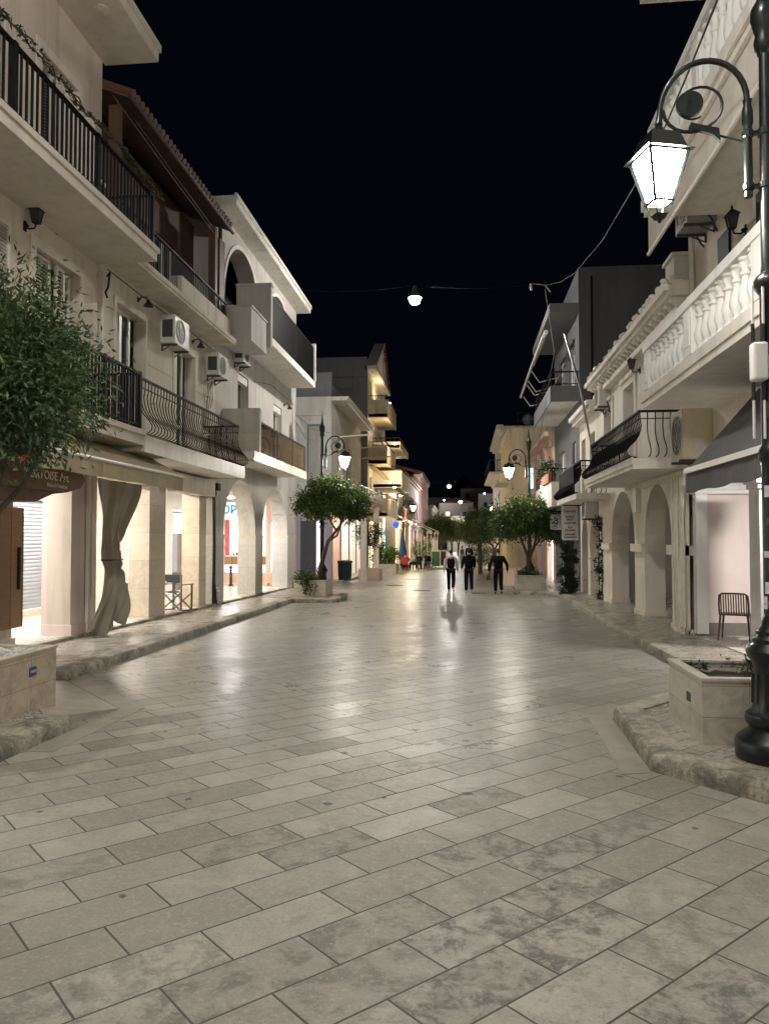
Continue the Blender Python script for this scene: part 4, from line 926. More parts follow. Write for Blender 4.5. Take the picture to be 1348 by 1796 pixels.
MB().mbox(mpE2, 51, 60.5, .25, .28, -.9, 2.9).obj('shop_front', M['shopwarm'], E_)
for (xf, y0, y1, z, ht, mm) in ((-5.0, 50.6, 57, 10.0, .95, 'yellow'), (-4.35, 53, 60.5, 8.2, .22, 'yellow2'), (-5.05, 50.6, 57, 6.9, .95, 'yellow'), (-4.3, 53.5, 61, 5.5, .95, 'bone'), (-5.0, 50.6, 58.5, 3.4, .95, 'yellow')):
    b = MB().box(XE, xf-.05, y0, y1, z-.2, z).box(xf-.1, xf, y0, y1, z-.25, z+ht).box(XE, xf-.1, y0, y0+.1, z-.25, z+ht).obj('balcony', M[mm], E_)
    mb = MB().box(xf-.08, xf-.02, y0, y1, z+ht+.25, z+ht+.29).box(XE, xf-.02, y0, y0+.06, z+ht+.25, z+ht+.29)
    for i in range(int((y1-y0)/.5)+1): mb.box(xf-.065, xf-.035, y0+i*.5, y0+.03+i*.5, z+ht, z+ht+.25)
    for i in range(int((xf-XE)/.3)): mb.box(XE+i*.3, XE+i*.3+.03, y0+.01, y0+.04, z+ht, z+ht+.25)
    mb.obj('railing', M['iron'], b)
MB().prism([(50.1, 13.1), (59.8, 13.1), (55.6, 15.85)], .0, .6, wallL(-5.85)).box(-6.5, -5.7, 50.0, 59.9, 12.9, 13.1).obj('pediment', M['white'], E_)
mb = MB()
for i in range(18):
    f = i/17; mb.ball((-5.8, 55.6+(60.1-55.6)*f, 15.95-(15.95-13.1)*f), .16, .16, .12, 7, 5)
    mb.bar((-5.8, 55.6+(60.1-55.6)*f, 15.92-2.82*f), (-6.5, 55.6+(60.1-55.6)*f, 15.92-2.82*f), .24, .1)
mb.obj('roof', M['rooftile'], E_)
MB().prism([(49.95, 13.1), (50.25, 13.1), (55.6, 15.86), (55.6, 16.0)], -.18, .6, wallL(-5.85)).obj('raking_cornice', M['white'], E_)
for z in (9.0, 6.2):
    MB().add([(-6.2, 50.8, z+.5), (-6.2, 60, z+.5), (-4.2, 60, z-.9), (-4.2, 50.8, z-.9), (-6.2, 50.8, z+.54), (-6.2, 60, z+.54), (-4.2, 60, z-.86), (-4.2, 50.8, z-.86)], [(0, 1, 2, 3), (4, 5, 6, 7), (0, 3, 7, 4), (2, 3, 7, 6)]).obj('awning', M['awn'], E_) if z > 9.5 else None
MB().bar((-6.2, 51, 6.6), (-4.0, 57.5, 4.6), .3, .08).obj('awning', M['awn'], E_)
for (x, y, z) in ((-4.7, 52.2, 5.2), (-4.6, 51.6, 8.1), (-5.12, 54.0, 11.32)):
    o = MB().lathe([(.05, -.03), (.06, 0)], (0, 0, 0), 10).obj('balcony_lamp', M['gold']); o.location = (x, y, z); tag(o, {5.2: 'gold lamp under the low bone coloured balcony', 8.1: 'gold lamp under the middle balcony of the yellow apartments', 11.32: 'gold lamp on the topmost balcony rail below the gable of the yellow apartments'}[z], 'balcony lamp')

# ---------------- F: building with cafe awnings, G and beyond: the row that closes the left side
def plainhouse(name, label, X, y0, y1, zt, m, trim, n, storeys, side='L', hip=False, xb=None, trimout=.25, roofm=None):
    t = thing(name, label, 'building', ((X-3) if side == 'L' else (X+3), (y0+y1)/2, gz(y0)))
    mp = wallL(X) if side == 'L' else wallR(X); sg = -1 if side == 'L' else 1
    xb = xb if xb is not None else X+sg*9
    g = gz(y1)-.1; mb = MB(); hs = []; sh = (zt-3.1)/max(1, storeys-1) if storeys > 1 else 3
    wd = (y1-y0)/n
    for s in range(storeys-1):
        z = 3.2+s*sh
        for i in range(n): hs.append((y0+wd*(i+.28), y0+wd*(i+.72), z+.5, z+min(2.5, sh-.5)))
    gs = [(y0+wd*(i+.12), y0+wd*(i+.88), g, 2.5) for i in range(n)]
    wall(mb, mp, y0, y1, g, zt, hs+gs, .22); shell(mb, min(xb, X), max(xb, X), y0, y1, g, zt, X); mb.obj('wall', m, t)
    for h in hs:
        w_ = MB().mbox(mp, h[0], h[1], .15, .17, h[2], h[3]).obj('window', M['glass'], t)
        f = MB().mbox(mp, h[0]-.1, h[0], -.03, 0, h[2], h[3]+.1).mbox(mp, h[1], h[1]+.1, -.03, 0, h[2], h[3]+.1).mbox(mp, h[0], h[1], -.03, 0, h[3], h[3]+.1).obj('frame', trim, w_)
    for i, h in enumerate(gs): MB().mbox(mp, h[0], h[1], .17, .19, h[2], h[3]).obj('shop_front', M['shopwarm'] if i % 2 == 0 else M['shutter'], t)
    MB().mbox(mp, y0-.05, y1+.05, -trimout, .0, zt-.22, zt+.1).mbox(mp, y0, y1, -trimout*.5, 0, zt-.42, zt-.222).mbox(mp, y0-.03, y1+.03, -.12, .0, 2.95, 3.2).obj('cornice', trim, t)
    if roofm: tile_rows(MB(), X-sg*(trimout+.1), X+sg*4.5, y0, y1, zt+.14, zt+1.5, .45).obj('roof', roofm, t, smooth=True)
    return t
F_ = plainhouse('gold_lit_house', 'low house with a gold lit corner above the cafe awnings', -5.6, 63, 74, 7.3, M['yellow2'], M['peach'], 3, 2, trimout=.5)
MB().box(-5.6, -4.7, 64, 70, 3.2, 3.4).obj('balcony', M['brownwall'], F_)
G_ = plainhouse('pink_townhouse', 'long pale pink townhouse with tall shutters beyond the cafe', -5.3, 74.2, 92, 7.6, M['lilac'], M['pink'], 6, 2, trimout=.35, roofm=M['rooftile'])
plainhouse('red_roofed_house', 'dim pink house with an upper block rising behind the townhouse', -5.2, 92.3, 112, 9.4, M['pink'], M['lilac'], 5, 2, roofm=M['rooftile'])
plainhouse('far_left_house', 'dim low house at the far end of the left row', -4.6, 112.5, 135, 6.5, M['night'], M['night'], 5, 2)
plainhouse('end_house', 'dim pale house closing the far end of the street', -3.0, 150, 170, 6.0, M['night'], M['white'], 3, 2, xb=6)
for i, (x, y, z, hgt, ww, lab) in enumerate([(-2, 205, 6, 5, 9, 'dark hillside house left of the tall lamp column'), (8, 215, 9, 5, 8, 'dark hillside house with pale roof right of the lamp column'), (3.5, 240, 13, 4, 9, 'highest dark house on the hill'), (14, 190, 5, 5, 8, 'dark hillside house behind the right hand trees'), (-9, 235, 9, 5, 10, 'dark hillside house above the end house')]):
    t = thing('hill_house', lab, 'house', (x, y, z))
    MB().box(-ww/2, ww/2, 0, 8, -6, hgt).obj('wall', M['night'], t, local=True)
    MB().add([(-ww/2-.4, -.4, hgt), (ww/2+.4, -.4, hgt), (ww/2+.4, 8.4, hgt), (-ww/2-.4, 8.4, hgt), (0, 4, hgt+1.8)], [(0, 1, 4), (1, 2, 4), (2, 3, 4), (3, 0, 4), (3, 2, 1, 0)]).obj('roof', M['rooftile'], t, local=True)
    for k in range(2): MB().box(-ww/4+k*ww/2-.5, -ww/4+k*ww/2+.5, -.05, 0, 1.2, 2.6).obj('window', M['shopwarm'] if (i+k) % 3 == 0 else M['glass'], t, local=True)
mb = MB(); N = 40
hv = [[(-160+320*i/N, 180+j*28, gz(180)+.2+(j/8)**1.2*(26+7*math.sin(i*.7)+4*math.sin(i*1.9+j))-1.0) for i in range(N+1)] for j in range(9)]
mb.add([p for r_ in hv for p in r_], [(j*(N+1)+i, j*(N+1)+i+1, (j+1)*(N+1)+i+1, (j+1)*(N+1)+i) for j in range(8) for i in range(N)])
tag(mb.obj('hill', M['hill'], smooth=True), kind='structure')

# cafe awnings in front of F and G
for i, (y0, y1, xo, lab) in enumerate([(57.5, 62, -3.3, 'white sloping cafe awning nearest the balloon lit shop'), (63, 71, -2.9, 'striped sloping cafe awning over the outdoor tables'), (71.5, 80, -2.6, 'long pale cafe awning farthest along the left side')]):
    t = thing('cafe_awning', lab, 'awning', (-4.5, y0, 3), 0, 'sloping cafe awnings on the left')
    MB().add([(-5.6, y0, 3.7), (-5.6, y1, 3.7), (xo, y1, 2.35), (xo, y0, 2.35), (-5.6, y0, 3.74), (-5.6, y1, 3.74), (xo, y1, 2.39), (xo, y0, 2.39)], [(0, 1, 2, 3), (4, 5, 6, 7), (0, 3, 7, 4), (2, 3, 7, 6)]).obj('canopy', M['awnw'] if i != 1 else M['awn'], t)
    MB().box(xo-.02, xo+.02, y0, y1, 2.1, 2.35).obj('valance', M['awnw'], t)
    for y in (y0+.1, y1-.1): MB().bar((xo-.1, y, 2.3), (xo-.1, y, gz(y)), .06).obj('post', M['alu'], t)
    o = MB().lathe([(.09, -.04), (.10, 0)], (0, 0, 0), 10).obj('awning_lamp', M['gold'] if i else M['softlamp']); o.location = (-4.6, (y0+y1)/2, 3.1); tag(o, ['white lamp under the nearest cafe awning', 'gold lamp under the striped cafe awning', 'gold lamp under the farthest cafe awning'][i], 'lamp')
o = MB().lathe([(.05, -.04), (.06, 0)], (0, 0, 0), 10).obj('wall_lamp', M['gold']); o.location = (-5.2, 62.6, 5.2); tag(o, 'gold lamp on the near corner of the gold lit house', 'lamp')
o = MB().lathe([(.02, -.24), (.14, -.19), (.23, -.06), (.23, .06), (.14, .19), (.02, .24)], (0, 0, 0), 16).obj('round_sign', M['bluelit'], smooth=True); o.location = (-5.0, 57.0, 2.7); tag(o, 'glowing blue round sign at the corner of the cafe', 'sign')
o = MB().box(-5.95, -5.85, 56.5, 57.2, .2, 3.2).obj('display_case', M['cyanlit']); tag(o, 'tall pale blue lit display beside the blue round sign', 'display')
# ================================================================== RIGHT SIDE
XR = 4.3; mpR = wallR(XR)
def balustrade(par, X, y0, y1, zb, zt, piers, xw, per=.262):
    "white balustrade along the street and round the far end"
    MB().box(X-.03, X+.19, y0, y1+.02, zt-.13, zt).box(X+.19, xw, y1-.18, y1+.02, zt-.13, zt).box(X, X+.16, y0, y1, zb, zb+.08).box(X+.16, xw, y1-.16, y1, zb, zb+.08).obj('handrail', M['balu'], par)
    for a, b in piers:
        MB().box(X-.012, X+.172, a, b, zb+.08, zt-.13).box(X-.022, X-.012, a+.06, b-.06, zb+.2, zt-.25).obj('pier', M['balu'], par)
    hgt = zt-.13-zb-.08
    for (a0, a1), (b0, b1) in zip(piers, piers[1:]):
        n = max(1, round((b0-a1)/per))
        for i in range(n): baluster(par, X+.08, a1+(i+.5)*(b0-a1)/n, zb+.08, hgt)
    n = max(1, int((xw-X-.25)/per))
    for i in range(n): baluster(par, X+.19+(i+.5)*(xw-X-.25)/n, y1-.08, zb+.08, hgt)

R1 = thing('balustrade_building', 'nearest right building with two white balustrade balconies', 'building', (7, 5, 0))
mb = MB(); h1 = [(11.6, 12.7, 4.2, 6.5), (7.2, 8.6, 4.2, 6.5), (11.2, 12.5, 7.2, 9.6), (7, 8.4, 7.2, 9.6)]
wall(mb, mpR, -10, 14.7, 3.1, 10.95, h1, .3); shell(mb, XR, 14, -10, 14.7, 3.1, 10.95, XR); mb.poly((XR, -10, 3.1), (14, -10, 3.1), (14, 14.7, 3.1), (XR, 14.7, 3.1)); mb.obj('wall', M['bone'], R1)
for h in h1: window(R1, mpR, *h, .26)
MB().mbox(mpR, 12.72, 13.25, -.05, -.01, 4.25, 6.75).obj('door_leaf', M['iron'], R1)
MB().mbox(mpR, 11.0, 11.55, -.05, -.01, 4.25, 6.75).obj('door_leaf', M['iron'], R1)
bl = MB().box(3.05, XR, -10, 13.47, 3.95, 4.17).box(3.02, 3.05, -10, 13.5, 4.05, 4.19).obj('balcony', M['white'], R1)
balustrade(bl, 3.08, 4, 13.44, 4.17, 5.03, [(5.0, 5.4), (8.05, 8.5), (10.7, 11.05), (13.15, 13.44)], XR)
bl = MB().box(3.0, XR, -10, 13.0, 7.08, 7.32).box(2.96, 3.0, -10, 13.04, 7.18, 7.36).obj('balcony', M['white'], R1)
MB().box(3.05, 3.07, -10, 12.92, 6.46, 7.078).obj('drop_awning', M['awnw'], bl); MB().tube([(3.06, -10, 6.45), (3.06, 12.98, 6.45)], .03, 8).obj('awning_bar', M['winframe'], bl)
balustrade(bl, 3.08, 4, 12.9, 7.36, 8.5, [(5.0, 5.4), (7.85, 8.3), (10.2, 10.5), (12.6, 12.9)], XR)
MB().box(3.05, 14, -10, 13.35, 10.96, 11.3).box(3.02, 3.05, -10, 13.38, 11.1, 11.34).obj('roof_slab', M['white'], R1)
# ground floor: wall end in pale pink with capital, white pillar, dark shop behind
MB().box(4.22, 4.42, 14.55, 14.75, .0, 2.66).obj('corner_strip', M['balu'], R1)
p = MB().box(4.42, 5.30, 14.6, 14.9, -.1, 2.62).obj('pink_pier', M['pinkw'], R1)
MB().box(4.18, 5.36, 14.5, 14.92, 2.622, 2.74).box(4.2, 5.33, 14.53, 14.9, 2.55, 2.62).obj('capital', M['balu'], p)
MB().box(4.43, 5.29, 14.585, 14.599, -.1, .2).obj('skirting', M['floorcap'], p)
p = MB().box(4.67, 5.17, 12.75, 13.2, -.1, 2.62).obj('white_pillar', M['balu'], R1)
MB().box(4.61, 5.23, 12.69, 13.26, 2.622, 2.76).box(4.64, 5.20, 12.72, 13.23, 2.54, 2.62).obj('capital', M['balu'], p)
mb = MB(); wall(mb, wallR(6.2), -10, 15.2, -.2, 3.1, [(9, 14.3, .0, 2.7)], .1); mb.poly((XR, 14.75, 3.05), (6.2, 14.75, 3.05), (6.2, 4, 3.05), (XR, 4, 3.05)); mb.poly((5.42, 14.92, -.2), (6.2, 14.92, -.2), (6.2, 14.92, 3.1), (5.42, 14.92, 3.1)); mb.obj('shop_wall', M['dgrey'], R1)
MB().mbox(wallR(6.2), 9, 14.3, .05, .07, .0, 2.7).obj('shop_window', M['glass'], R1)
MB().box(4.32, 6.2, 14.62, 14.9, 2.742, 3.1).obj('beam', M['bone'], R1)
mb = MB()
for i in range(20): mb.box(4.5+i*.045, 4.52+i*.045, 14.58, 14.619, 2.745, 3.0)
mb.obj('slatted_panel', M['bone'], R1)
hall_lamp(5.55, 12.3, 'ceiling lamp behind the grey awning that lights the pink pier', 'halllamp', .15, 3.04)
ac_unit((4.30, 13.75, 7.15), FR, 'air conditioner high on the nearest right building above the balustrade', h=.72, w=.72, d=.5, side=False, m='acg')
ac_unit((4.30, 14.15, 3.12), FR, 'big air conditioner under the lower balustrade balcony, yellowed casing', h=.88, w=.74, d=.52, side=False, m='acy')
wall_lantern((XR, 12.1, 6.45), FR, 'black lantern on the nearest right building beside the dark door leaf')
for k, (y, zz, lab) in enumerate(((14.80, 3.0, 'pale drain pipe nearest the white corner strip'), (14.98, 2.9, 'pale drain pipe beside the pilaster, kinked at head height'))): tag(MB().tube([(4.06, y, .08), (4.06, y, 1.4), (4.06+.05*k, y+.05, 2.0), (4.08, y, zz)], .035, 7).obj('drain_pipe', M['pipe'], smooth=True), lab, 'pipe', 'drain pipes at the building joint')
tag(MB().tube([(4.22, 14.62, 4.3), (4.22, 14.62, 10.5)], .05, 8).obj('drain_pipe', M['pipe'], smooth=True), 'tall pale drain pipe on the upper corner of the nearest right building', 'pipe', 'drain pipes at the building joint')
# grey awning
aw = thing('awning', 'grey striped fabric awning with white front bar behind the near street lamp', 'awning', (3.7, 9, 3)); y0, y1 = 4.5, 11.6
mb = MB()
for i in range(12):
    a, b = y0+(y1-y0)*i/12, y0+(y1-y0)*(i+1)/12; mb.poly((4.28, a, 3.93), (4.28, b, 3.93), (3.25, b, 2.74), (3.25, a, 2.74))
mb.poly((4.28, y1, 3.93), (3.25, y1, 2.74), (3.25, y1, 2.66), (4.28, y1, 3.8)); mb.obj('canopy', M['awng'], aw)
mb = MB()
for i in range(70):
    a, b = y0+(y1-y0)*i/70, y0+(y1-y0)*(i+1)/70; f = lambda y: .015*math.sin(y*9)
    mb.poly((3.24, a, 2.68), (3.24, b, 2.68), (3.24+f(b), b, 2.40+.012*math.sin(b*6)), (3.24+f(a), a, 2.40+.012*math.sin(a*6)))
mb.obj('valance', M['awng'], aw)
MB().box(3.2, 3.27, y0, y1+.02, 2.68, 2.755).obj('front_bar', M['winframe'], aw)

# ---------------- R2: bone-coloured building with moulded cornice
XQ = 4.2; mpQ = wallR(XQ)
R2 = thing('cornice_building', 'bone coloured building with stone arches and a heavy moulded cornice', 'building', (7, 19, 0))
mb = MB(); aQ = [(16.15, 18.5, -.5, 2.92, 1.62), (19.55, 22.5, -.5, 2.98, 1.62)]
wall(mb, mpQ, 14.9, 24.3, -.5, 3.05, aQ, .46, True); mb.obj('arcade_wall', M['bone'], R2)
for a, b in ((14.95, 16.15), (18.5, 19.55), (22.5, 23.6)):
    MB().box(XQ-.09, XQ+.55, a-(.09 if a > 15 else 0), b+.09, 1.41, 1.6).obj('impost', M['bone'], R2)
    MB().box(XQ-.03, XQ+.49, a-(.03 if a > 15 else 0), b+.03, -.4, .02).obj('plinth', M['bone'], R2)
MB().box(XQ-.10, XQ, 14.95, 15.75, -.3, 3.0).obj('pilaster', M['bone'], R2)
mb = MB(); hQ = [(16.0, 17.1, 3.3, 5.6), (19.3, 20.5, 3.3, 5.6), (22.2, 23.3, 3.3, 5.5)]
wall(mb, mpQ, 14.75, 24.3, 3.05, 6.3, hQ, .3); shell(mb, XQ, 14, 14.75, 24.3, 3.0, 6.3, XQ); mb.poly((XQ, 14.75, 3.05), (14, 14.75, 3.05), (14, 24.3, 3.05), (XQ, 24.3, 3.05)); mb.obj('wall', M['white'], R2)
for h in hQ:
    window(R2, mpQ, *h, .26); MB().mbox(mpQ, h[0]-.16, h[0], -.05, 0, h[2], h[3]+.16).mbox(mpQ, h[1], h[1]+.16, -.05, 0, h[2], h[3]+.16).mbox(mpQ, h[0], h[1], -.05, 0, h[3], h[3]+.16).mbox(mpQ, h[0]-.2, h[1]+.2, -.12, 0, h[3]+.16, h[3]+.24).obj('surround', M['white'], R2)
MB().box(8.0, 8.1, 15, 24.2, -.5, 3.04).box(4.9, 8.0, 23.9, 24.0, -.5, 3.04).obj('arcade_back_wall', M['greyw'], R2)
cn = MB().box(3.98, 4.2, 14.75, 24.2, 6.0, 6.12).box(3.82, 4.2, 14.72, 24.24, 6.3, 6.38).box(3.74, 4.4, 14.7, 24.28, 6.38, 6.5).box(3.9, 4.6, 14.75, 24.2, 6.5, 6.58).obj('cornice', M['white'], R2)
b0 = None
for i in range(24):
    y = 14.95+i*.39
    if b0 is None:
        mb = MB().add([(0, -.07, 0), (-.08, -.07, -.2), (-.30, -.07, 0), (0, -.07, -.28), (0, .07, 0), (-.08, .07, -.2), (-.30, .07, 0), (0, .07, -.28)], [(0, 2, 1, 3), (4, 7, 5, 6), (0, 4, 6, 2), (2, 6, 5, 1), (1, 5, 7, 3)])
        mb.ball((-.24, 0, -.05), .06, .085, .05, 8, 6).ball((-.08, 0, -.20), .05, .08, .05, 8, 6)
        b0 = mb.obj('console', M['white'], cn, local=True); b = b0
    else: b = b0.copy(); COL.objects.link(b)
    b.parent = cn; b.location = (4.17, y, 6.298)
mb = MB().box(3.86, 4.1, 14.78, 24.2, 6.575, 6.61); rg = random.Random(9)
for i in range(90): mb.ball((3.80+rg.random()*.25, 14.8+i*.105, 6.60+rg.random()*.04), .06+.03*rg.random(), .055, .05+.04*rg.random(), 7, 5)
mb.obj('crown_moulding', M['white'], cn, smooth=True)
MB().box(3.95, 4.4, 14.8, 15.4, 6.58, 7.05).box(3.9, 4.45, 14.75, 15.45, 7.05, 7.12).obj('pedestal', M['greyw'], R2)
MB().box(4.0, 4.4, 23.9, 24.25, 6.58, 7.0).obj('pedestal', M['white'], R2)
bl = MB().box(3.2, XQ, 14.95, 20.7, 3.06, 3.26).box(3.17, 3.2, 14.92, 20.73, 3.14, 3.28).obj('balcony', M['white'], R2)
rail_belly(mpQ, 15.0, 20.6, -.86, 3.28, 4.15, .25, .13, [(15.0, 0, -1), (20.6, 0, 1)]).obj('railing', M['iron'], bl)
ac_unit((XQ, 22.9, 5.55), FR, 'air conditioner under the moulded cornice beside the flagpole', h=.62, w=.8, side=False)
wall_lantern((XQ, 18.75, 5.75), FR, 'black hanging lantern on the white wall under the cornice')
t = thing('junction_box', 'white electrical junction box on the wall between the stone arches', 'junction box', (4.12, 19.05, 2.6))
MB().box(4.08, 4.198, 18.85, 19.2, 2.35, 2.95).obj('box', M['plastic'], t, bev=.01)
mb = MB()
for k in range(5): mb.tube([(4.17, 15.0, 2.86+.03*k), (4.15, 17, 2.96+.02*k-.05), (4.17, 18.9, 2.9+.015*k), (4.16, 20.5, 3.0)], .014, 5)
tag(mb.obj('wire_bundle', M['pipe']), 'bundle of pale wires running above the stone arches', 'cables')
for k, lab in enumerate(('thicker pale service pipe on the front of the pilaster', 'thin pale service pipe in the middle of the pilaster', 'thin pale service pipe on the far edge of the pilaster')): tag(MB().tube([(4.08, 15.15+.2*k, .05), (4.07, 15.2+.2*k, 1.2), (4.07, 15.3+.15*k, 2.2), (4.08, 15.2+.2*k, 2.95)], .018 if k else .03, 6).obj('service_pipe', M['pipe'], smooth=True), lab, 'pipe', 'service pipes on the pilaster')
MB().box(6.6, 7.6, 23.84, 23.898, .2, 2.4).obj('shop_window', M['shoplit'], R2)

# R2b: lower wing with small cornice, flagpole and dark railed balcony
R2b = thing('low_wing', 'lower bone coloured wing with a small cornice and a dark draped balcony', 'building', (7, 26.3, gz(26)))
mb = MB(); wall(mb, mpQ, 24.3, 28.4, -.5, 2.85, [(24.55, 26.3, -.5, 2.4, 1.6), (26.8, 28.1, -.5, 2.4, 1.6)], .5, True); mb.obj('arcade_wall', M['bone'], R2b)
mb = MB(); wall(mb, mpQ, 24.3, 28.4, 2.85, 5.9, [(25.2, 26.2, 3.1, 5.2), (27.1, 28, 3.1, 5.2)], .3); shell(mb, XQ, 14, 24.3, 28.4, 2.8, 5.9, XQ); mb.obj('wall', M['bone'], R2b)
window(R2b, mpQ, 25.2, 26.2, 3.1, 5.2, .26); window(R2b, mpQ, 27.1, 28, 3.1, 5.2, .26)
MB().box(3.92, 4.2, 24.35, 28.38, 5.75, 5.9).box(3.8, 4.3, 24.32, 28.39, 5.9, 6.05).obj('cornice', M['white'], R2b)
MB().box(4.9, 5.0, 24.4, 28.3, -.5, 2.84).obj('arcade_back_wall', M['greyw'], R2b)
bl = MB().box(3.25, XQ, 22.7, 27.4, 2.88, 3.04).obj('balcony', M['white'], R2b)
mb = rail_belly(mpQ, 22.75, 27.3, -.82, 3.05, 3.98, .25, .13, [(22.75, 0, -1)]); mb.obj('railing', M['iron'], bl)
MB().box(3.30, 3.33, 23.6, 27.2, 3.1, 3.92).obj('drape', M['blackf'], bl)
ac_unit((XQ, 25.0, 2.36), FR, 'air conditioner hanging under the dark draped balcony', h=.66, w=.8, d=.4, side=False)
fp = thing('flagpole', 'bare grey flagpole leaning out from the dark bombe balcony', 'flagpole', (3.55, 21.8, 3.9))
MB().tube([(3.5, 20.8, 3.55), (3.25, 21.9, 6.0), (3.0, 23.0, 7.75)], .032, 8).obj('pole', M['alu'], fp, smooth=True)
MB().lathe([(.04, 0), (.06, .05), (.02, .1)], (2.99, 23.03, 7.75), 8).obj('finial', M['alu'], fp)

# ---------------- R3: dark grey block with folded awning frame
R3 = thing('dark_grey_block', 'dark grey block with blank side wall and a retracted awning frame', 'building', (7, 32, gz(32)))
mb = MB(); h3 = [(29.4, 30.4, 3.2, 5.4), (32.6, 34.2, 3.2, 5.4), (29.6, 31.2, 7.1, 9.3), (32.6, 34.2, 7.1, 9.3)]
wall(mb, mpQ, 28.4, 36, -.6, 11.65, h3+[(29, 31.5, -.6, 2.4), (32.5, 35, -.6, 2.4)], .25); shell(mb, XQ, 15, 28.4, 36, -.6, 11.65, XQ); mb.obj('wall', M['dgrey'], R3)
for h in h3: window(R3, mpQ, *h, .2)
MB().mbox(mpQ, 29, 31.5, .2, .22, -.6, 2.4).obj('shop_front', M['lilac'], R3); MB().mbox(mpQ, 32.5, 35, .2, .22, -.6, 2.4).obj('shop_front', M['balu'], R3)
MB().box(4.62, 4.7, 28.33, 28.399, 6.5, 11.3).obj('drain_pipe', M['iron'], R3)
b = MB().box(3.2, XQ, 28.45, 35, 6.75, 6.95).box(3.16, 3.2, 28.42, 35, 6.72, 7.3).box(3.2, XQ, 28.42, 28.449, 6.72, 7.3).obj('balcony', M['mgrey'], R3)
rail_bars(mpQ, 28.5, 34.9, -.98, 7.3, 7.85, .9, .03, [(28.5, 0)]).box(3.2, 3.24, 28.5, 34.9, 7.55, 7.58).obj('railing', M['iron'], b)
MB().box(3.21, XQ-.01, 28.5, 34.9, 6.735, 6.749).obj('soffit', M['white'], b)
MB().box(3.15, XQ, 28.42, 35.2, 10.05, 10.35).box(3.16, XQ, 28.45, 35.1, 10.03, 10.049).obj('roof_slab', M['mgrey'], R3)
b = MB().box(3.25, XQ, 28.6, 34.6, 2.95, 3.15).box(3.2, 3.25, 28.55, 34.65, 2.9, 3.8).box(3.25, XQ, 28.55, 28.6, 2.9, 3.8).obj('balcony', M['balu'], R3)
mb = MB().box(3.19, 3.26, 28.55, 34.65, 4.25, 4.29)
for i in range(13): mb.box(3.21, 3.24, 28.6+i*.5, 28.63+i*.5, 3.8, 4.25)
for i in range(4): mb.box(3.3+i*.28, 3.33+i*.28, 28.56, 28.59, 3.8, 4.25)
mb.box(3.2, XQ, 28.55, 28.6, 4.25, 4.29); mb.obj('railing', M['iron'], b)
af = thing('folding_awning', 'retracted pale awning frame with folding arms high on the dark grey block', 'awning', (3, 33, 9.3))
MB().tube([(3.0, 29.2, 9.35), (2.92, 33.5, 9.1), (2.85, 38.6, 8.75)], .06, 8).tube([(3.1, 29.2, 9.5), (3.05, 34, 9.35)], .09, 8).obj('roller', M['winframe'], af)
for y in (33.6, 35.3, 36, 38.3): MB().tube([(2.95, y, 9.0-(y-33)*.05), (3.3, y+.2, 8.55-(y-33)*.05), (4.0, y+.1, 8.7-(y-33)*.05)], .028, 6).obj('arm', M['alu'], af)
mb = MB().tube([(4.05, 33.6, 8.65), (4.05, 38.3, 8.3)], .04, 6); mb.obj('rear_bar', M['alu'], af)
o = MB().tube([(3.2, 28.5, 10.8), (3.0, 28.45, 11.05), (2.55, 28.4, 11.1)], .02, 6).lathe([(.05, -.05), (.06, -.2), (.04, -.3)], (2.5, 28.4, 11.15), 8).obj('wire_anchor', M['alu']); tag(o, 'pale insulator bracket on the roof corner of the dark grey block', 'bracket')

# ---------------- R4 peach house, R5 yellow rounded block, R6 and beyond
R4 = thing('peach_house', 'peach house with a pale cornice between the dark grey and the yellow block', 'building', (7, 41, gz(41)))
mb = MB(); h4 = [(37.5, 38.7, 3.4, 5.6), (40.5, 41.7, 3.4, 5.6), (43.5, 44.7, 3.4, 5.6)]
wall(mb, mpQ, 36, 46, -.8, 6.6, h4+[(37, 39.6, -.8, 2.4), (40.5, 44.8, -.8, 2.4)], .3); shell(mb, XQ, 14, 36, 46, -.8, 6.6, XQ); mb.obj('wall', M['peach'], R4)
for h in h4: window(R4, mpQ, *h, .25)
MB().mbox(mpQ, 37, 39.6, .24, .27, -.8, 2.4).obj('shop_front', M['shoplit'], R4); MB().mbox(mpQ, 40.5, 44.8, .24, .27, -.8, 2.4).obj('shop_front', M['lilac'], R4)
MB().box(3.95, XQ, 36, 46, 6.3, 6.45).box(3.7, 4.4, 36, 46.05, 6.45, 6.65).box(4.05, XQ, 36, 46, 2.75, 3.0).obj('cornice', M['peach'], R4)
for y in (36.4, 39.6, 42.6, 45.6): MB().box(4.08, XQ, y-.3, y+.3, 3.0, 6.0).box(4.02, XQ, y-.36, y+.36, 6.0, 6.299).obj('pilaster', M['peach'], R4)
wall_lantern((XQ, 40, 4.2), FR, 'small lit lantern on the peach wall', lit=True)
R5 = thing('yellow_rounded_block', 'yellow block with a rounded parapet and a dark roof terrace on the right', 'building', (6, 52, gz(52)))
pts = []
for i in range(9):
    a = math.pi+math.pi/2*i/8; pts.append((3.5+.7*math.cos(a)*1, 47.0+1.0*math.sin(a)))
outline = [(2.8, 58), (2.8, 47.0)]+pts[1:]+[(3.5, 46.0), (14, 46.0), (14, 58)]
mb = MB(); vs = []
for x, y in outline: vs += [(x, y, -.9), (x, y, 8.3)]
n = len(outline); mb.add(vs, [(2*i, 2*((i+1) % n), 2*((i+1) % n)+1, 2*i+1) for i in range(n)]+[tuple(2*i+1 for i in range(n))]); mb.obj('wall', M['yellow'], R5)
mb = MB().box(3.2, 5.0, 46.3, 46.34, 9.2, 9.25).box(3.2, 5, 46.3, 46.34, 8.7, 8.73)
for i in range(6): mb.box(3.2+i*.36, 3.23+i*.36, 46.3, 46.34, 8.3, 9.2)
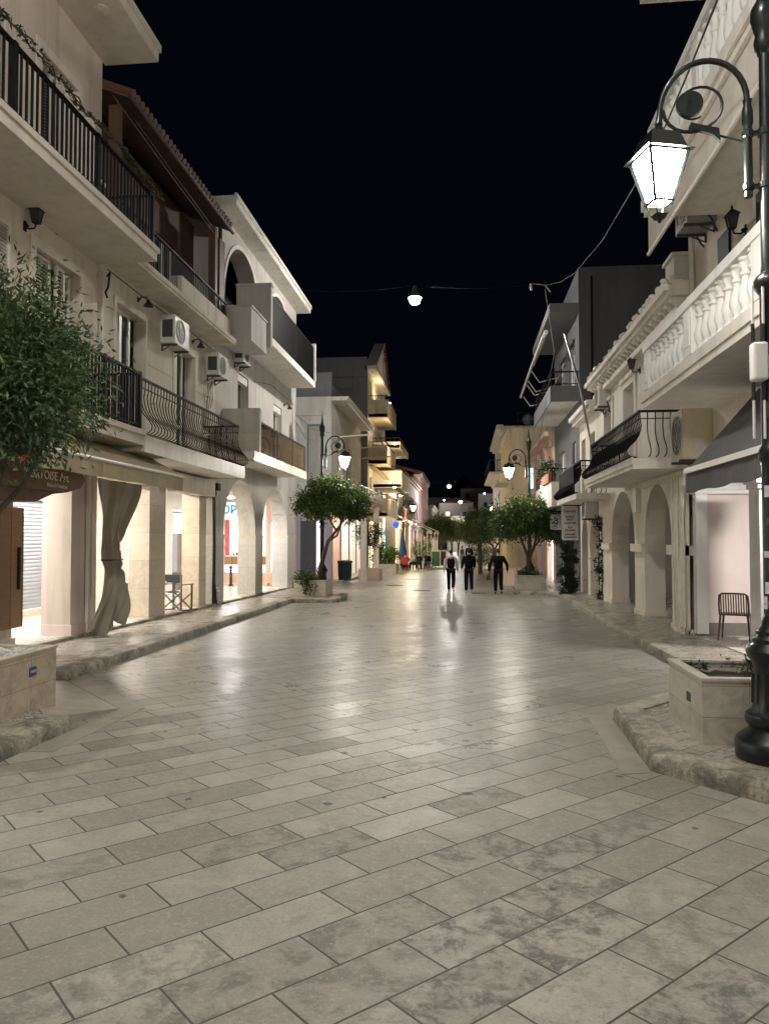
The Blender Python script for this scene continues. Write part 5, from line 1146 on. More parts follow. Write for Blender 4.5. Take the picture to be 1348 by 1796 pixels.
mb.obj('roof_railing', M['iron'], R5)
MB().ball((3.9, 47, 8.9), .35).obj('water_tank', M['mgrey'], R5)
MB().box(2.6, 2.8, 46.8, 57, 7.9, 8.3).box(2.75, 2.8, 47.2, 57, 3.0, 3.3).obj('cornice', M['yellow2'], R5)
MB().box(2.0, 2.8, 47.5, 52, 5.1, 5.25).obj('balcony', M['bone'], R5)
w_ = MB().box(3.75, 4.15, 45.96, 45.999, 4.6, 5.9).obj('window', M['winframe'], R5); MB().box(3.8, 4.1, 45.95, 45.958, 4.65, 5.85).obj('pane', M['cyanlit'], w_)
R6 = plainhouse('balcony_house', 'tall narrow house with stacked iron balconies beyond the yellow block', 3.0, 58.5, 74, 10.2, M['bone'], M['balu'], 4, 3, side='R', trimout=.5)
for z in (3.3, 6.6):
    b = MB().box(1.95, 3.0, 59, 73, z, z+.18).obj('balcony', M['bone'], R6); rail_bars(wallR(3.0), 59.1, 72.9, -1.0, z+.18, z+1.1, .3, .03, [(59.1, 0)]).obj('railing', M['iron'], b)
plainhouse('far_right_house', 'dim far house on the right behind the street trees', 3.6, 75, 96, 8.2, M['night'], M['bone'], 6, 2, side='R')
plainhouse('last_right_house', 'dim last house of the right row near the end of the street', 4.2, 96.5, 125, 6.2, M['night'], M['night'], 6, 2, side='R')

# hanging shop signs on the right
sg = thing('hanging_sign', 'white rounded vertical sign with dark lettering above the ivy', 'sign', (3.6, 27, 2.3))
pts = []
for cx, cz, a0 in ((3.86, 2.78, 0), (3.41, 2.78, 90), (3.41, 1.71, 180), (3.86, 1.71, 270)):
    for k in range(5): A_ = R(a0+k*22.5); pts.append((cx+.05*math.cos(A_), cz+.05*math.sin(A_)))
MB().prism(pts, -.05, .03, wallS(27)).obj('panel', M['signw'], sg)
for z, s_, b_ in ((2.66, 'Lemoni', .13), (2.47, 'BAGS &', .085), (2.37, 'BELTS', .085), (2.25, 'ACCESSORIES', .065), (2.10, 'SILK', .085), (2.0, 'SCARVES', .085), (1.86, 'JEWELLERY', .075), (1.76, 'HANDMADE', .075)):
    text(sg, s_, b_, M['ink'], (3.635, 26.95, z), (1, 0, 0), (0, 0, 1), 'letters', bold=.004)
MB().box(3.4, 4.2, 26.98, 27.01, 2.84, 2.88).obj('bracket', M['iron'], sg)
sg = thing('iron_sign', 'ornate iron bracket sign with curled letters beside the white vertical sign', 'sign', (3.4, 30, 2.5))
MB().tube([(4.2, 30, 2.75), (2.9, 30, 2.75)], .02, 6).tube([(2.9+.2*math.cos(a/12*6.283), 30, 2.95+.2*math.sin(a/12*6.283)) for a in range(13)], .015, 5).obj('bracket', M['iron'], sg)
MB().box(3.3, 3.75, 29.99, 30.0, 2.05, 2.65).obj('panel', M['signw'], sg)
text(sg, 'ΛΟΥ', .2, M['ink'], (3.52, 29.98, 2.35), (0, 0, 1), (-1, 0, 0), 'letters', bold=.006)
# ================================================================== STREET LAMPS
def lamp_post(loc, rz, label, group='ornate iron street lamps', near=False):
    "cast-iron post with scroll bracket; the arm reaches along local -X"
    t = thing('street_lamp', label, 'street lamp', loc, rz, group)
    MB().lathe([(.29, 0), (.30, .03), (.30, .12), (.285, .15), (.24, .19), (.20, .22), (.19, .24), (.215, .26), (.225, .30), (.215, .34), (.18, .36), (.165, .40), (.155, .66), (.16, .70), (.165, .73), (.20, .78), (.215, .83), (.19, .87), (.165, .89), (.17, .92), (.135, .95), (.14, .98), (.10, 1.02), (.09, 1.06), (.075, 1.10)], (0, 0, 0), 28).obj('base', M['lampiron'], t, smooth=True, local=True)
    fl = MB()
    for k in range(12):
        a = k*math.pi/6; fl.tube([(.162*math.cos(a), .162*math.sin(a), .42), (.157*math.cos(a), .157*math.sin(a), .65)], .014, 5)
    fl.obj('fluting', M['lampiron'], t, local=True)
    MB().lathe([(.075, 1.09), (.078, 2.3), (.095, 2.32), (.10, 2.37), (.09, 2.41), (.076, 2.43), (.070, 3.62), (.085, 3.64), (.11, 3.68), (.115, 3.73), (.09, 3.77), (.06, 3.80), (.056, 3.86), (.048, 5.55), (.06, 5.56), (.075, 5.60), (.085, 5.66), (.07, 5.72), (.085, 5.76), (.105, 5.85), (.10, 5.93), (.06, 6.0), (.045, 6.05), (.035, 6.12), (.016, 6.35), (.004, 6.5)], (0, 0, 0), 20).obj('post', M['lampiron'], t, smooth=True, local=True)
    arm = MB(); ax = -.135
    pts = [(ax, 0, 4.42), (ax, 0, 5.12)]
    for k in range(0, 17):
        a = math.pi*k/16; pts.append((ax-.33+.33*math.cos(a), 0, 5.2+.39*math.sin(a)))
    pts += [(ax-.665, 0, 5.16), (ax-.67, 0, 5.12)]
    arm.tube(pts, [.034, .034]+[.024]*17+[.026, .034], 10)
    arm.lathe([(.03, 4.98), (.042, 5.02), (.042, 5.12), (.03, 5.17), (.036, 5.21)], (ax, 0, 0), 12)
    sc = [(ax-.655, 0, 5.24)]
    for k in range(0, 30):
        a = math.pi+k*math.pi*1.62/18; r = .255-.0052*k*1.0; sc.append((ax-.38+r*1.08*math.cos(a)*.92+.0*k, 0, 5.225+r*math.sin(a)*.92))
    arm.tube(sc, [.017]+[.016-.0003*k for k in range(30)], 8)
    dsc = [(ax-.43+.105*math.cos(a), d, 5.25+.105*math.sin(a)) for d in (-.018, .018) for a in [i*math.pi/12 for i in range(24)]]
    arm.add(dsc, [tuple(range(23, -1, -1)), tuple(range(24, 48))]+[(i, (i+1) % 24, 24+(i+1) % 24, 24+i) for i in range(24)])
    arm.add([(ax-.44, -.02, 5.05), (ax-.26, -.02, 4.97), (ax-.20, -.02, 4.90), (ax-.21, -.02, 5.01), (ax-.42, -.02, 5.09), (ax-.44, .02, 5.05), (ax-.26, .02, 4.97), (ax-.20, .02, 4.90), (ax-.21, .02, 5.01), (ax-.42, .02, 5.09)],
            [(0, 1, 2, 3, 4), (9, 8, 7, 6, 5), (0, 1, 6, 5), (1, 2, 7, 6), (2, 3, 8, 7), (3, 4, 9, 8), (4, 0, 5, 9)])
    arm.tube([(ax-.22, 0, 4.96), (ax+.0, 0, 4.86)], .009, 6)
    arm.obj('bracket_arm', M['lampiron'], t, smooth=True, local=True)
    for z in (4.93, 4.50):
        c = MB(); c.lathe([(.055, z-.03), (.065, z-.025), (.065, z+.025), (.055, z+.03)], (0, 0, 0), 16).lathe([(.04, z-.03), (.046, z-.02), (.046, z+.02), (.04, z+.03)], (ax, 0, 0), 12).box(ax+.03, -.04, -.02, .02, z-.015, z+.015)
        c.obj('clamp', M['lampiron'], t, local=True)
    lx = 0.0; n0 = len(COL.objects)
    ln = MB().frustum(.165, 4.75, .12, 4.90, (lx, 0)).frustum(.21, 4.73, .165, 4.75, (lx, 0)).lathe([(.075, 4.90), (.06, 4.94), (.035, 4.98)], (lx, 0, 0), 12).obj('lantern_hood', M['lampiron'], t, local=True)
    f = MB(); q = [(-1, -1), (1, -1), (1, 1), (-1, 1)]
    zt, zb, wt, wb = 4.725, 4.34, .165, .078
    for i, (x, y) in enumerate(q):
        x2, y2 = q[(i+1) % 4]
        f.bar((lx+x*wt, y*wt, zt), (lx+x*wb, y*wb, zb), .024); f.bar((lx+x*wb, y*wb, zb), (lx+x2*wb, y2*wb, zb), .016); f.bar((lx+x*wt, y*wt, zt), (lx+x2*wt, y2*wt, zt), .016)
    f.frustum(.032, 4.20, .05, 4.24, (lx, 0)).lathe([(.012, 4.17), (.022, 4.19), (.02, 4.21)], (lx, 0, 0), 8)
    for x, y in q: f.bar((lx+x*wb, y*wb, zb), (lx+x*.048, y*.048, 4.235), .010)
    f.obj('lantern_frame', M['lampiron'], t, local=True)
    MB().frustum(wb-.010, zb+.008, wt-.014, zt-.008, (lx, 0)).obj('lantern_glass', M['lantern'], t, local=True)
    for o in list(COL.objects)[n0:]: o.location = (ax-.67, 0, .19); o.rotation_euler = (0, 0, R(28)); o.scale = (1.0, 1.0, .985)
    return t
NL = lamp_post((2.40, 6.28, .045), R(-12), 'tall black green iron street lamp close on the right with stickers on its post')
# stickers on the near post, wrapped to its shaft
for k, (a0, a1, z0, z1, mm, nm) in enumerate([(215, 290, 2.02, 2.11, 'sticker', 0), (225, 268, 1.80, 1.86, 'acd', 1), (205, 262, 1.55, 1.60, 'sticker', 2), (232, 300, 1.44, 1.52, 'acd', 3), (212, 255, 1.27, 1.36, 'sticker', 4), (226, 262, 1.16, 1.21, 'red', 5), (235, 300, 2.64, 2.76, 'acd', 6), (190, 225, 1.15, 1.25, 'sticker', 7)]):
    r = .0795; n = 6
    vs = [(r*math.cos(R(a0+(a1-a0)*i/n)), r*math.sin(R(a0+(a1-a0)*i/n)), z) for z in (z0, z1) for i in range(n+1)]
    o = MB().add(vs, [(i, i+1, n+2+i, n+1+i) for i in range(n)]).obj('sticker', M[mm], NL, local=True)
wb = thing('outdoor_router', 'white outdoor router box with four rod antennas fixed to the near lamp post', 'router', (2.30, 6.22, 3.12))
MB().box(-.065, .05, -.055, .055, -.15, .15).obj('box', M['plastic'], wb, bev=.02, local=True)
for x in (-.05, .03):
    for s_ in (1, -1):
        MB().tube([(x, 0, s_*.30), (x, 0, s_*.60)], .011, 8).obj('antenna', M['plastic'], wb, local=True); MB().tube([(x, 0, s_*.16), (x, 0, s_*.30)], .015, 8).obj('antenna_foot', M['cable'], wb, local=True)
MB().box(.056, .10, -.02, .02, -.05, .05).obj('bracket', M['alu'], wb, local=True)
L2 = again(NL, (-5.0, 26.9, gz(27)+.12), R(180), 'black iron street lamp rising behind the citrus tree on the left island')
for c in kids(L2):
    if c.name.startswith('sticker'): bpy.data.objects.remove(c)
def lamp_copy(loc, rz, lab): return again(L2, loc, rz, lab)
lamp_copy((2.62, 31.3, gz(31)+.12), 0, 'black iron street lamp rising behind the big citrus tree on the right island')
lamp_copy((-4.9, 62.5, gz(62)+.12), R(180), 'distant iron street lamp beside the cafe awnings on the left')
lamp_copy((3.0, 66, gz(66)+.12), 0, 'distant iron street lamp among the right hand street trees')
lamp_copy((-4.7, -3.6, gz(-4)+.12), R(180), 'iron street lamp on the left outside the view')

def wire_lamp(loc, a, b, label, lens='wirelamp', sag=.5, lit=True):
    "street light hung on a span wire across the street"
    t = thing('hanging_light', label, 'street light', loc, 0, 'street lights hung on span wires')
    MB().lathe([(.06, .34), (.08, .28), (.12, .14), (.22, .03), (.25, -.06), (.255, -.11)], (0, 0, 0), 20).obj('hood', M['alu'], t, smooth=True, local=True)
    MB().lathe([(.03, -.36), (.10, -.34), (.17, -.28), (.20, -.19), (.18, -.09), (.12, -.03), (.10, 0)], (0, 0, 0), 20).obj('lens', M[lens], t, smooth=True, local=True)
    P = Vector(loc)+Vector((0, 0, .36)); mb = MB()
    for e in (Vector(a), Vector(b)):
        mb.tube([P+(e-P)*(i/10)-Vector((0, 0, sag*.25*math.sin(math.pi*i/10))) for i in range(11)], .004, 5)
    mb.tube([P, P-Vector((0, 0, .05))], .03, 6); mb.obj('span_wire', M['cable'], t)
    return t
wire_lamp((-1.78, 28.3, 10.78), (-6.36, 29.0, 11.35), (2.5, 28.4, 11.05), 'bright street light hanging high over the middle of the street')
wire_lamp((-1.65, 88, 7.8), (-5.2, 88, 8.1), (3.5, 88, 8.15), 'small distant street light hanging over the far street')
wire_lamp((-1.3, 3.0, 10.2), (-6.6, 3, 10.9), (3.05, 3, 10.8), 'street light on a span wire above the viewer', 'wirelamp_dim')
wire_lamp((-1.0, -20.0, 10.2), (-6.9, -20, 10.9), (3.6, -20, 10.8), 'street light on a span wire behind the viewer')
t = thing('lamp_column', 'far slim lamp column with one white light below the hill', 'street light', (-.55, 130, gz(130)))
MB().tube([(0, 0, 0), (0, 0, 8.6)], .09, 8).obj('column', M['alu'], t, local=True); MB().ball((0, 0, 8.7), .26).obj('lamp', M['softlamp'], t, local=True)
for (x, y, z, lab) in ((2.9, 120, 4.4, 'small far lamp between the street trees'), (.9, 140, 4.2, 'faint far lamp below the lamp column'), (-1.6, 145, 3.4, 'faint far lamp at the end of the street'), (2.0, 160, 7.0, 'lone light on the dark hillside'), (-.3, 118, 3.6, 'far lamp left of the walkers heads'), (5.5, 205, 13.5, 'light beside the right hillside house'), (-5.0, 200, 11.5, 'light beside the left hillside house'), (1.6, 146, 5.4, 'far lamp just right of the lamp column')):
    o = MB().ball((0, 0, 0), .13).obj('far_lamp', M['wirelamp_dim']); o.location = (x, y, z); tag(o, lab, 'lamp')

CABLE = [(2.36, 6.4, 6.95), (2.47, 7.6, 6.98), (2.58, 9.0, 7.09), (2.65, 10.2, 7.16), (2.83, 13.0, 7.58), (3.05, 17.0, 8.27), (3.15, 22.0, 9.25), (3.12, 25.0, 10.0), (2.99, 28.4, 11.02)]
# overhead cable from the near right building to the dark grey block
mb = MB().tube(CABLE, .012, 6)
tag(mb.obj('overhead_cable', M['cable'], smooth=True), 'slack overhead cable running past the near lamp to the dark grey roof', 'cable')
mb = MB().tube([(3.0, 28.42, 10.9), (3.3, 28.3, 8.5), (3.1, 30, 6.6), (3.2, 36, 4.6)], .012, 5); tag(mb.obj('drop_cable', M['cableg']), 'thin cable dropping along the dark grey block', 'cable')

# ================================================================== TREES AND PLANTS
def leaf_cloud(mb, blobs, n, L, W, rg, droop=.3, hollow=.55, clump=60):
    "leaf-sized faces spread through the crown in clumps"
    tot = sum(b[3]*b[4]*b[5] for b in blobs); cl = []
    for b in blobs:
        m = max(3, int(clump*b[3]*b[4]*b[5]/tot))
        for _ in range(m):
            while True:
                d = Vector((rg.gauss(0, 1), rg.gauss(0, 1), rg.gauss(0, 1))).normalized(); r = hollow+(1.08-hollow)*rg.random()**.7
                break
            cl.append((Vector((b[0]+d.x*b[3]*r, b[1]+d.y*b[4]*r, b[2]+d.z*b[5]*r)), d, .11*(b[3]+b[5])*(.6+.8*rg.random())))
    per = max(1, n//len(cl))
    for c, d, s_ in cl:
        for _ in range(int(per*(.5+rg.random()))):
            p = c+Vector((rg.gauss(0, s_), rg.gauss(0, s_), rg.gauss(0, s_)))
            a = (d+Vector((rg.gauss(0, .7), rg.gauss(0, .7), rg.gauss(0, .7)-droop))).normalized()
            q = a.cross(Vector((rg.gauss(0, 1), rg.gauss(0, 1), rg.gauss(0, 1)))).normalized(); l = L*(.6+.7*rg.random()); w_ = W*(.7+.6*rg.random()); nn = a.cross(q)*w_*.35
            mb.add([p, p+a*l*.45+q*w_+nn, p+a*l, p+a*l*.45-q*w_+nn], [(0, 1, 2), (0, 2, 3)])
    return mb

def tree(name, label, cat, loc, limbs, blobs, n, L, W, m, seed, group=None, droop=.3, clump=60, hollow=.55):
    t = thing(name, label, cat, loc, 0, group); rg = random.Random(seed)
    mb = MB()
    for pts, r0, r1 in limbs:
        k = len(pts); mb.tube(pts, [r0+(r1-r0)*i/(k-1) for i in range(k)], 9)
    mb.obj('trunk', M['bark'], t, smooth=True, local=True)
    leaf_cloud(MB(), blobs, n, L, W, rg, droop, hollow, clump).obj('crown', M[m], t, local=True)
    return t
# near left oleander leaning over the pavement
T1 = tree('oleander_tree', 'leafy oleander tree leaning over the near left planter', 'tree', (-5.05, 7.2, .55),
     [([(0, -.1, 0), (.02, 0, .6), (.12, .1, 1.2), (.3, .2, 1.75), (.45, .25, 2.5)], .075, .035), ([(-.02, -.05, .5), (-.1, .1, 1.2), (0, .2, 1.9), (.1, .1, 2.6)], .05, .022), ([(.12, .1, 1.2), (.5, .35, 1.75), (.75, .4, 2.3)], .035, .014), ([(.3, .2, 1.75), (.1, .5, 2.2), (-.1, .6, 2.9)], .03, .012), ([(.0, .0, .75), (-.35, .1, 1.5), (-.6, .1, 2.3)], .04, .015)],
     [(.15, .1, 2.98, .98, .9, .82), (.68, .15, 2.72, .62, .7, .62), (-.5, .1, 2.8, .75, .8, .9), (.05, .2, 2.5, .75, .7, .36), (.3, .1, 3.18, .62, .6, .40), (.75, .3, 2.25, .36, .4, .2)], 42000, .090, .0135, 'leafo', 11, droop=.2, clump=520, hollow=.25)
rg = random.Random(4); mb = MB()
for c in ((.85, -.2, 2.0), (-.05, -.75, 2.9), (.55, -.4, 1.9)):
    for _ in range(7):
        a = Vector((rg.gauss(0, 1), rg.gauss(0, 1), rg.gauss(0, 1))).normalized()*.03; q = a.cross(Vector((0, 0, 1))).normalized()*.02
        C_ = Vector(c)+Vector((rg.gauss(0, .02),)*3); mb.add([C_, C_+a+q, C_+a*1.6, C_+a-q], [(0, 1, 2, 3)])
mb.obj('blossom', M['flower'], T1, local=True)
CB = [(0, 0, 3.05, .95, .9, .68), (-.75, .1, 2.85, .62, .7, .55), (.75, 0, 2.8, .72, .7, .55), (1.0, .1, 2.5, .42, .5, .4), (-.35, -.3, 3.4, .5, .5, .35), (.2, .2, 3.5, .5, .5, .3)]
TL = tree('citrus_tree', 'broad citrus tree with a forked leaning trunk in the white planter on the left island', 'tree', (-4.85, 26.6, gz(26.6)+.55),
     [([(-.25, 0, -.1), (-.12, 0, .6), (.02, 0, 1.1), (.12, 0, 1.45)], .10, .06), ([(.1, 0, 1.4), (.35, .05, 1.72), (.62, .05, 2.1), (.8, 0, 2.7)], .06, .025), ([(.1, 0, 1.4), (.45, -.05, 1.62), (.6, -.1, 2.1), (.4, 0, 2.8)], .05, .02), ([(.4, .05, 1.8), (.2, .1, 2.1), (-.1, .1, 2.7)], .04, .015)],
     [(b[0]*.88+.25, b[1], (b[2]-3.0)*.9+2.88, b[3]*.88, b[4], b[5]*.86) for b in CB], 16000, .095, .03, 'leafc', 21, 'citrus trees along the street', clump=420, hollow=.3)
TR = tree('citrus_tree', 'broad dark citrus tree on several stems in the white planter on the right island', 'tree', (2.55, 30.6, gz(30.6)+.5),
     [([(0, 0, -.1), (0, 0, .5), (-.02, 0, .9)], .12, .10), ([(-.02, 0, .85), (-.2, .05, 1.3), (-.42, 0, 1.9), (-.5, 0, 2.5)], .07, .025), ([(-.0, 0, .85), (.18, 0, 1.25), (.3, .05, 1.75), (.5, 0, 2.4)], .07, .025), ([(0, 0, .85), (.02, .1, 1.5), (0, .1, 2.4)], .05, .02), ([(.2, 0, 1.3), (.5, 0, 1.65), (.75, 0, 2.0)], .035, .015)],
     [(b[0]*1.0-.05, b[1], b[2]-.62, b[3]*1.02, b[4], b[5]) for b in CB], 16000, .095, .03, 'leafc', 22, 'citrus trees along the street', clump=420, hollow=.3)
for i, (x, y, s_, lab) in enumerate([(1.5, 42, 1.0, 'rounded citrus tree just behind the right island tree'), (1.05, 50, 1.25, 'tall lit citrus tree left of the right hand row'), (2.3, 59, 1.2, 'citrus tree behind the tall lit one on the right'), (1.4, 74, 1.2, 'smaller far citrus tree at the end of the right hand row')]):
    again(TR if i % 2 else TL, (x, y, gz(y)+.1), 1.3*i+.6, lab, 'citrus trees along the street', s_)
for i, (x, y, s_, lab) in enumerate([(-2.4, 84, 1.5, 'biggest dark street tree beyond the cafe on the left'), (-1.5, 97, 1.4, 'dark street tree next to the biggest one beyond the cafe'), (-.8, 112, 1.4, 'small far street tree lit by the green globe lamp')]):
    again(TR, (x, y, gz(y)+.1), 2.1*i, lab, 'citrus trees along the street', s_)
tree('bay_tree', 'small round dark bay tree in the pinkish planter beside the bin', 'tree', (-5.05, 41.2, gz(41)+.55),
     [([(0, 0, 0), (.02, 0, .9), (0, 0, 1.5)], .035, .02)], [(0, 0, 1.95, .80, .7, .68), (.25, 0, 1.65, .6, .5, .42)], 5200, .08, .022, 'leafd', 31, clump=110, hollow=.4)
# climbing plants on the right
def climber(label, x0, x1, y, z0, z1, n, seed, yd=.22, m='leafd'):
    t = thing('climbing_plant', label, 'climbing plant', ((x0+x1)/2, y, z0)); rg = random.Random(seed); cx = (x0+x1)/2
    bl = [(cx+(x1-x0)*.18*math.sin(k*2.3), y, z0+(z1-z0)*(k+.5)/6, (x1-x0)*.42*(1-.25*(k/6)**2), yd, (z1-z0)/9) for k in range(6)]
    leaf_cloud(MB(), bl, n, .075, .026, rg, .3, .2, 120).obj('foliage', M[m], t)
    mb = MB()
    for k in range(3): mb.tube([(cx+(k-1)*.06, y+.05, z0), (cx+(k-1)*.1, y+.06, z0+(z1-z0)*.5), (cx+(k-1)*.05, y+.06, z1)], .012, 5)
    mb.obj('stem', M['bark'], t); return t
climber('dense dark ivy column below the white vertical sign', 3.3, 3.98, 27.6, gz(27.6)+H, 1.75, 3800, 41)
climber('thin vine climbing the pier between the low arches', 3.98, 4.4, 24.0, gz(24)+H, 2.35, 1500, 42, .14)
# flowers on balconies
for (x0, y0, y1, z, n, lab, mm) in ((3.2, 28.7, 31.5, 4.35, 900, 'potted plants trailing over the white balcony of the dark grey block', 'leafd'), (-4.85, 64.2, 69.8, 4.4, 1600, 'dark planting crowding the balcony of the gold lit house', 'leafd')):
    t = thing('balcony_plant', lab, 'plant', (x0, y0, z)); rg = random.Random(int(y0*7))
    leaf_cloud(MB(), [(x0, y0+(y1-y0)*(k+.5)/5, z+.12*math.sin(k*3), .28 if x0 > 0 else .5, .35, .35 if x0 > 0 else .8) for k in range(5)], n, .09, .03, rg).obj('foliage', M[mm], t)
    MB().box(x0-.1, x0+.1, y0, y1, z-.55 if x0 > 0 else 3.41, z-.2).obj('trough', M['terracotta'], t)

# ================================================================== PLANTERS
def planter(label, x0, x1, y0, y1, h, m, fill='soil', wall_=.05, group='stone planters along the street', base=H, depth=.1):
    yc = (y0+y1)/2; g = gz(yc)+base
    t = thing('stone_planter', label, 'planter', ((x0+x1)/2, yc, g), 0, group)
    mb = MB()
    mb.box(x0, x1, y0, y0+wall_, g-.05, g+h).box(x0, x1, y1-wall_, y1, g-.05, g+h).box(x0, x0+wall_, y0+wall_, y1-wall_, g-.05, g+h).box(x1-wall_, x1, y0+wall_, y1-wall_, g-.05, g+h)
    mb.obj('box', M[m], t)
    c = MB().box(x0-.012, x1+.012, y0-.012, y0+wall_+.012, g+h+.001, g+h+.022).box(x0-.012, x1+.012, y1-wall_-.012, y1+.012, g+h+.001, g+h+.022).box(x0-.012, x0+wall_+.012, y0+wall_+.012, y1-wall_-.012, g+h+.001, g+h+.022).box(x1-wall_-.012, x1+.012, y0+wall_+.012, y1-wall_-.012, g+h+.001, g+h+.022)
    c.obj('rim', M[m], t)
    rg = random.Random(int(yc*10)); n = 14; gr = [(x0+wall_+(x1-x0-2*wall_)*i/n, y0+wall_+(y1-y0-2*wall_)*j/n, g+h-depth+rg.random()*.035) for j in range(n+1) for i in range(n+1)]
    MB().add(gr, [(j*(n+1)+i, j*(n+1)+i+1, (j+1)*(n+1)+i+1, (j+1)*(n+1)+i) for j in range(n) for i in range(n)]).obj('gravel' if fill == 'pebble' else 'soil', M[fill], t, smooth=True)
    if fill == 'pebble':
        pb = MB()
        for _ in range(420):
            r = .012+.016*rg.random(); pb.ball((x0+.08+(x1-x0-.16)*rg.random(), y0+.08+(y1-y0-.16)*rg.random(), g+h-depth+.03), r*1.3, r, r*.7, 6, 4)
        o = pb.obj('pebble_layer', M['pebble'], t, smooth=True); o['kind'] = 'stuff'
    return t
P1_ = planter('brownish marble planter with white pebbles under the near oleander', -5.9+.75, -4.27, 5.9, 7.74, .56, 'planterm', 'pebble', depth=.03)
g = gz(7)+H
s_ = MB().box(-4.268, -4.264, 7.23, 7.36, g+.34, g+.43).obj('sticker', M['stickb'], P1_); text(s_, 'ΑΔΕΣΠ', .03, M['inkw'], (-4.262, 7.30, g+.385), (0, 1, 0), (0, 0, 1), 'letters', .001)
P2_ = planter('pale marble planter with dark soil beside the near street lamp', 1.96, 3.05, 6.66, 7.70, .53, 'planterw', 'soil', .07)
g = gz(7)+H
s_ = MB().box(1.956, 1.96, 6.95, 7.10, g+.27, g+.38).obj('sticker', M['acw'], P2_); MB().box(1.952, 1.956, 6.965, 7.02, g+.285, g+.365).box(1.952, 1.956, 7.03, 7.085, g+.285, g+.365).obj('print', M['ink'], s_)
mb = MB(); rg = random.Random(8)
for i in range(1): mb.tube([(2.5, 7.2, gz(7)+H+.44), (2.52, 7.2, gz(7)+H+.56), (2.50, 7.22, gz(7)+H+.68)], .008, 5)
tag(mb.obj('dry_twig', M['bark']), 'single dry twig standing in the dark soil of the pale planter', 'twig')
mb = MB(); leaf_cloud(mb, [(2.15, 7.55, gz(7)+H+.50, .14, .1, .035), (2.7, 7.55, gz(7)+H+.5, .3, .09, .04), (2.9, 7.2, gz(7)+H+.48, .1, .3, .04)], 900, .04, .008, rg, 0, .2, 60)
tag(mb.obj('moss', M['leafd']), 'moss and weeds along the inner rim of the pale planter', 'moss', kind='stuff')
planter('white stone planter with hanging green plant at the left island tree', -5.72, -4.62, 25.6, 27.0, .52, 'planterw', base=H-.012)
planter('white stone planter with low greenery at the right island tree', 2.02, 3.12, 30.05, 31.5, .56, 'planterw', base=H-.008)
planter('pinkish stone planter behind the right island planter', 1.75, 2.9, 36.0, 38.0, .75, 'planterp', base=.0)
planter('pinkish stone planter with the small bay tree', -5.55, -4.45, 40.4, 42.0, .62, 'planterp', base=.0)
planter('low pale stone planter with fresh green bush before the cafe', -6.0, -4.4, 50.0, 51.6, .62, 'planterw', base=.0)
for (c, nn, lab, mm, r) in (((-5.35, 25.75, gz(26)+.62), 1300, 'green plant spilling over the front of the white left planter', 'leafc', (.38, .28, .22)), ((2.5, 30.6, gz(30)+.72), 900, 'low green plant filling the white right planter', 'leafc', (.45, .5, .1)), ((-5.2, 50.8, gz(50)+1.2), 2600, 'bright fresh green bush in the low pale planter', 'leafy', (.75, .5, .65)), ((1.9, 62, gz(62)+.9), 1500, 'palm like green plant on the right before the far trees', 'leafc', (.9, .6, .7)), ((-3.9, 70, gz(70)+1.3), 1800, 'tall fresh green plant among the cafe tables', 'leafy', (.8, .6, .9)), ((.9, 70, gz(70)+.8), 1500, 'reddish dark shrub in the middle distance of the street', 'leafd', (.9, .6, .6))):
    t = thing('potted_plant', lab, 'plant', c); rg = random.Random(int(nn+c[1]))
    bl = [(c[0], c[1], c[2], *r)]+([(c[0]+.05, c[1]-.22, c[2]-.22, .28, .08, .22)] if nn == 1300 else [])
    leaf_cloud(MB(), bl, nn, .09 if c[1] < 40 else .16, .024 if c[1] < 40 else .035, rg, .2, .2, 60).obj('foliage', M[mm], t)
    MB().tube([(c[0], c[1], c[2]-r[2]-.12), (c[0], c[1], c[2])], .03, 6).obj('stem', M['bark'], t)

# ================================================================== FURNITURE
t = thing('litter_bin', 'round dark green litter bin with ribbed sides on the left pavement', 'bin', (-6.0, 38.6, gz(38.6)+.12))
MB().lathe([(.30, 0), (.33, .03), (.33, .1), (.31, .12), (.34, .80), (.35, .83)], (0, 0, 0), 20).obj('body', M['bin'], t, smooth=True, local=True)
mb = MB()
for k in range(20): a = k*math.pi/10; mb.tube([(.325*math.cos(a), .325*math.sin(a), .14), (.348*math.cos(a), .348*math.sin(a), .78)], .018, 5)
mb.obj('ribs', M['bin'], t, local=True)
MB().lathe([(.37, .83), (.39, .86), (.39, .93), (.36, .97), (.2, .99), (.18, .93)], (0, 0, 0), 20).obj('lid', M['bin'], t, smooth=True, local=True)

def slat_chair(loc, rz, label):
    "moulded chair with a vertically slatted back; sits facing local -Y"
    t = thing('slatted_chair', label, 'chair', loc, rz, 'brown slatted chairs by the pink pier'); w = .23
    MB().box(-w, w, -.24, .2, .43, .455).obj('seat', M['chair'], t, bev=.01, local=True)
    for x in (-1, 1):
        for y, k in ((-.22, -.03), (.2, .06)): MB().tube([(x*(w-.015), y, .44), (x*(w+.02), y+k, 0)], [.02, .013], 8).obj('leg', M['chair'], t, smooth=True, local=True)
    mb = MB(); n = 11
    for i in range(n):
        x = -w+.03+(2*w-.06)*i/(n-1); mb.tube([(x, .19, .45), (x, .235, .62), (x, .275, .80)], .0125, 6)
    mb.obj('back_slats', M['chair'], t, local=True)
    MB().tube([(-w, .19, .44), (-w-.005, .235, .62), (-w+.005, .27, .78), (-w+.05, .283, .815), (0, .288, .82), (w-.05, .283, .815), (w-.005, .27, .78), (w+.005, .235, .62), (w, .19, .44)], .016, 8).obj('back_frame', M['chair'], t, smooth=True, local=True)
    for x in (-1, 1): MB().tube([(x*w, .235, .62), (x*(w+.03), .05, .65), (x*(w+.03), -.2, .64), (x*(w+.01), -.22, .46)], .014, 8).obj('armrest', M['chair'], t, smooth=True, local=True)
    return t
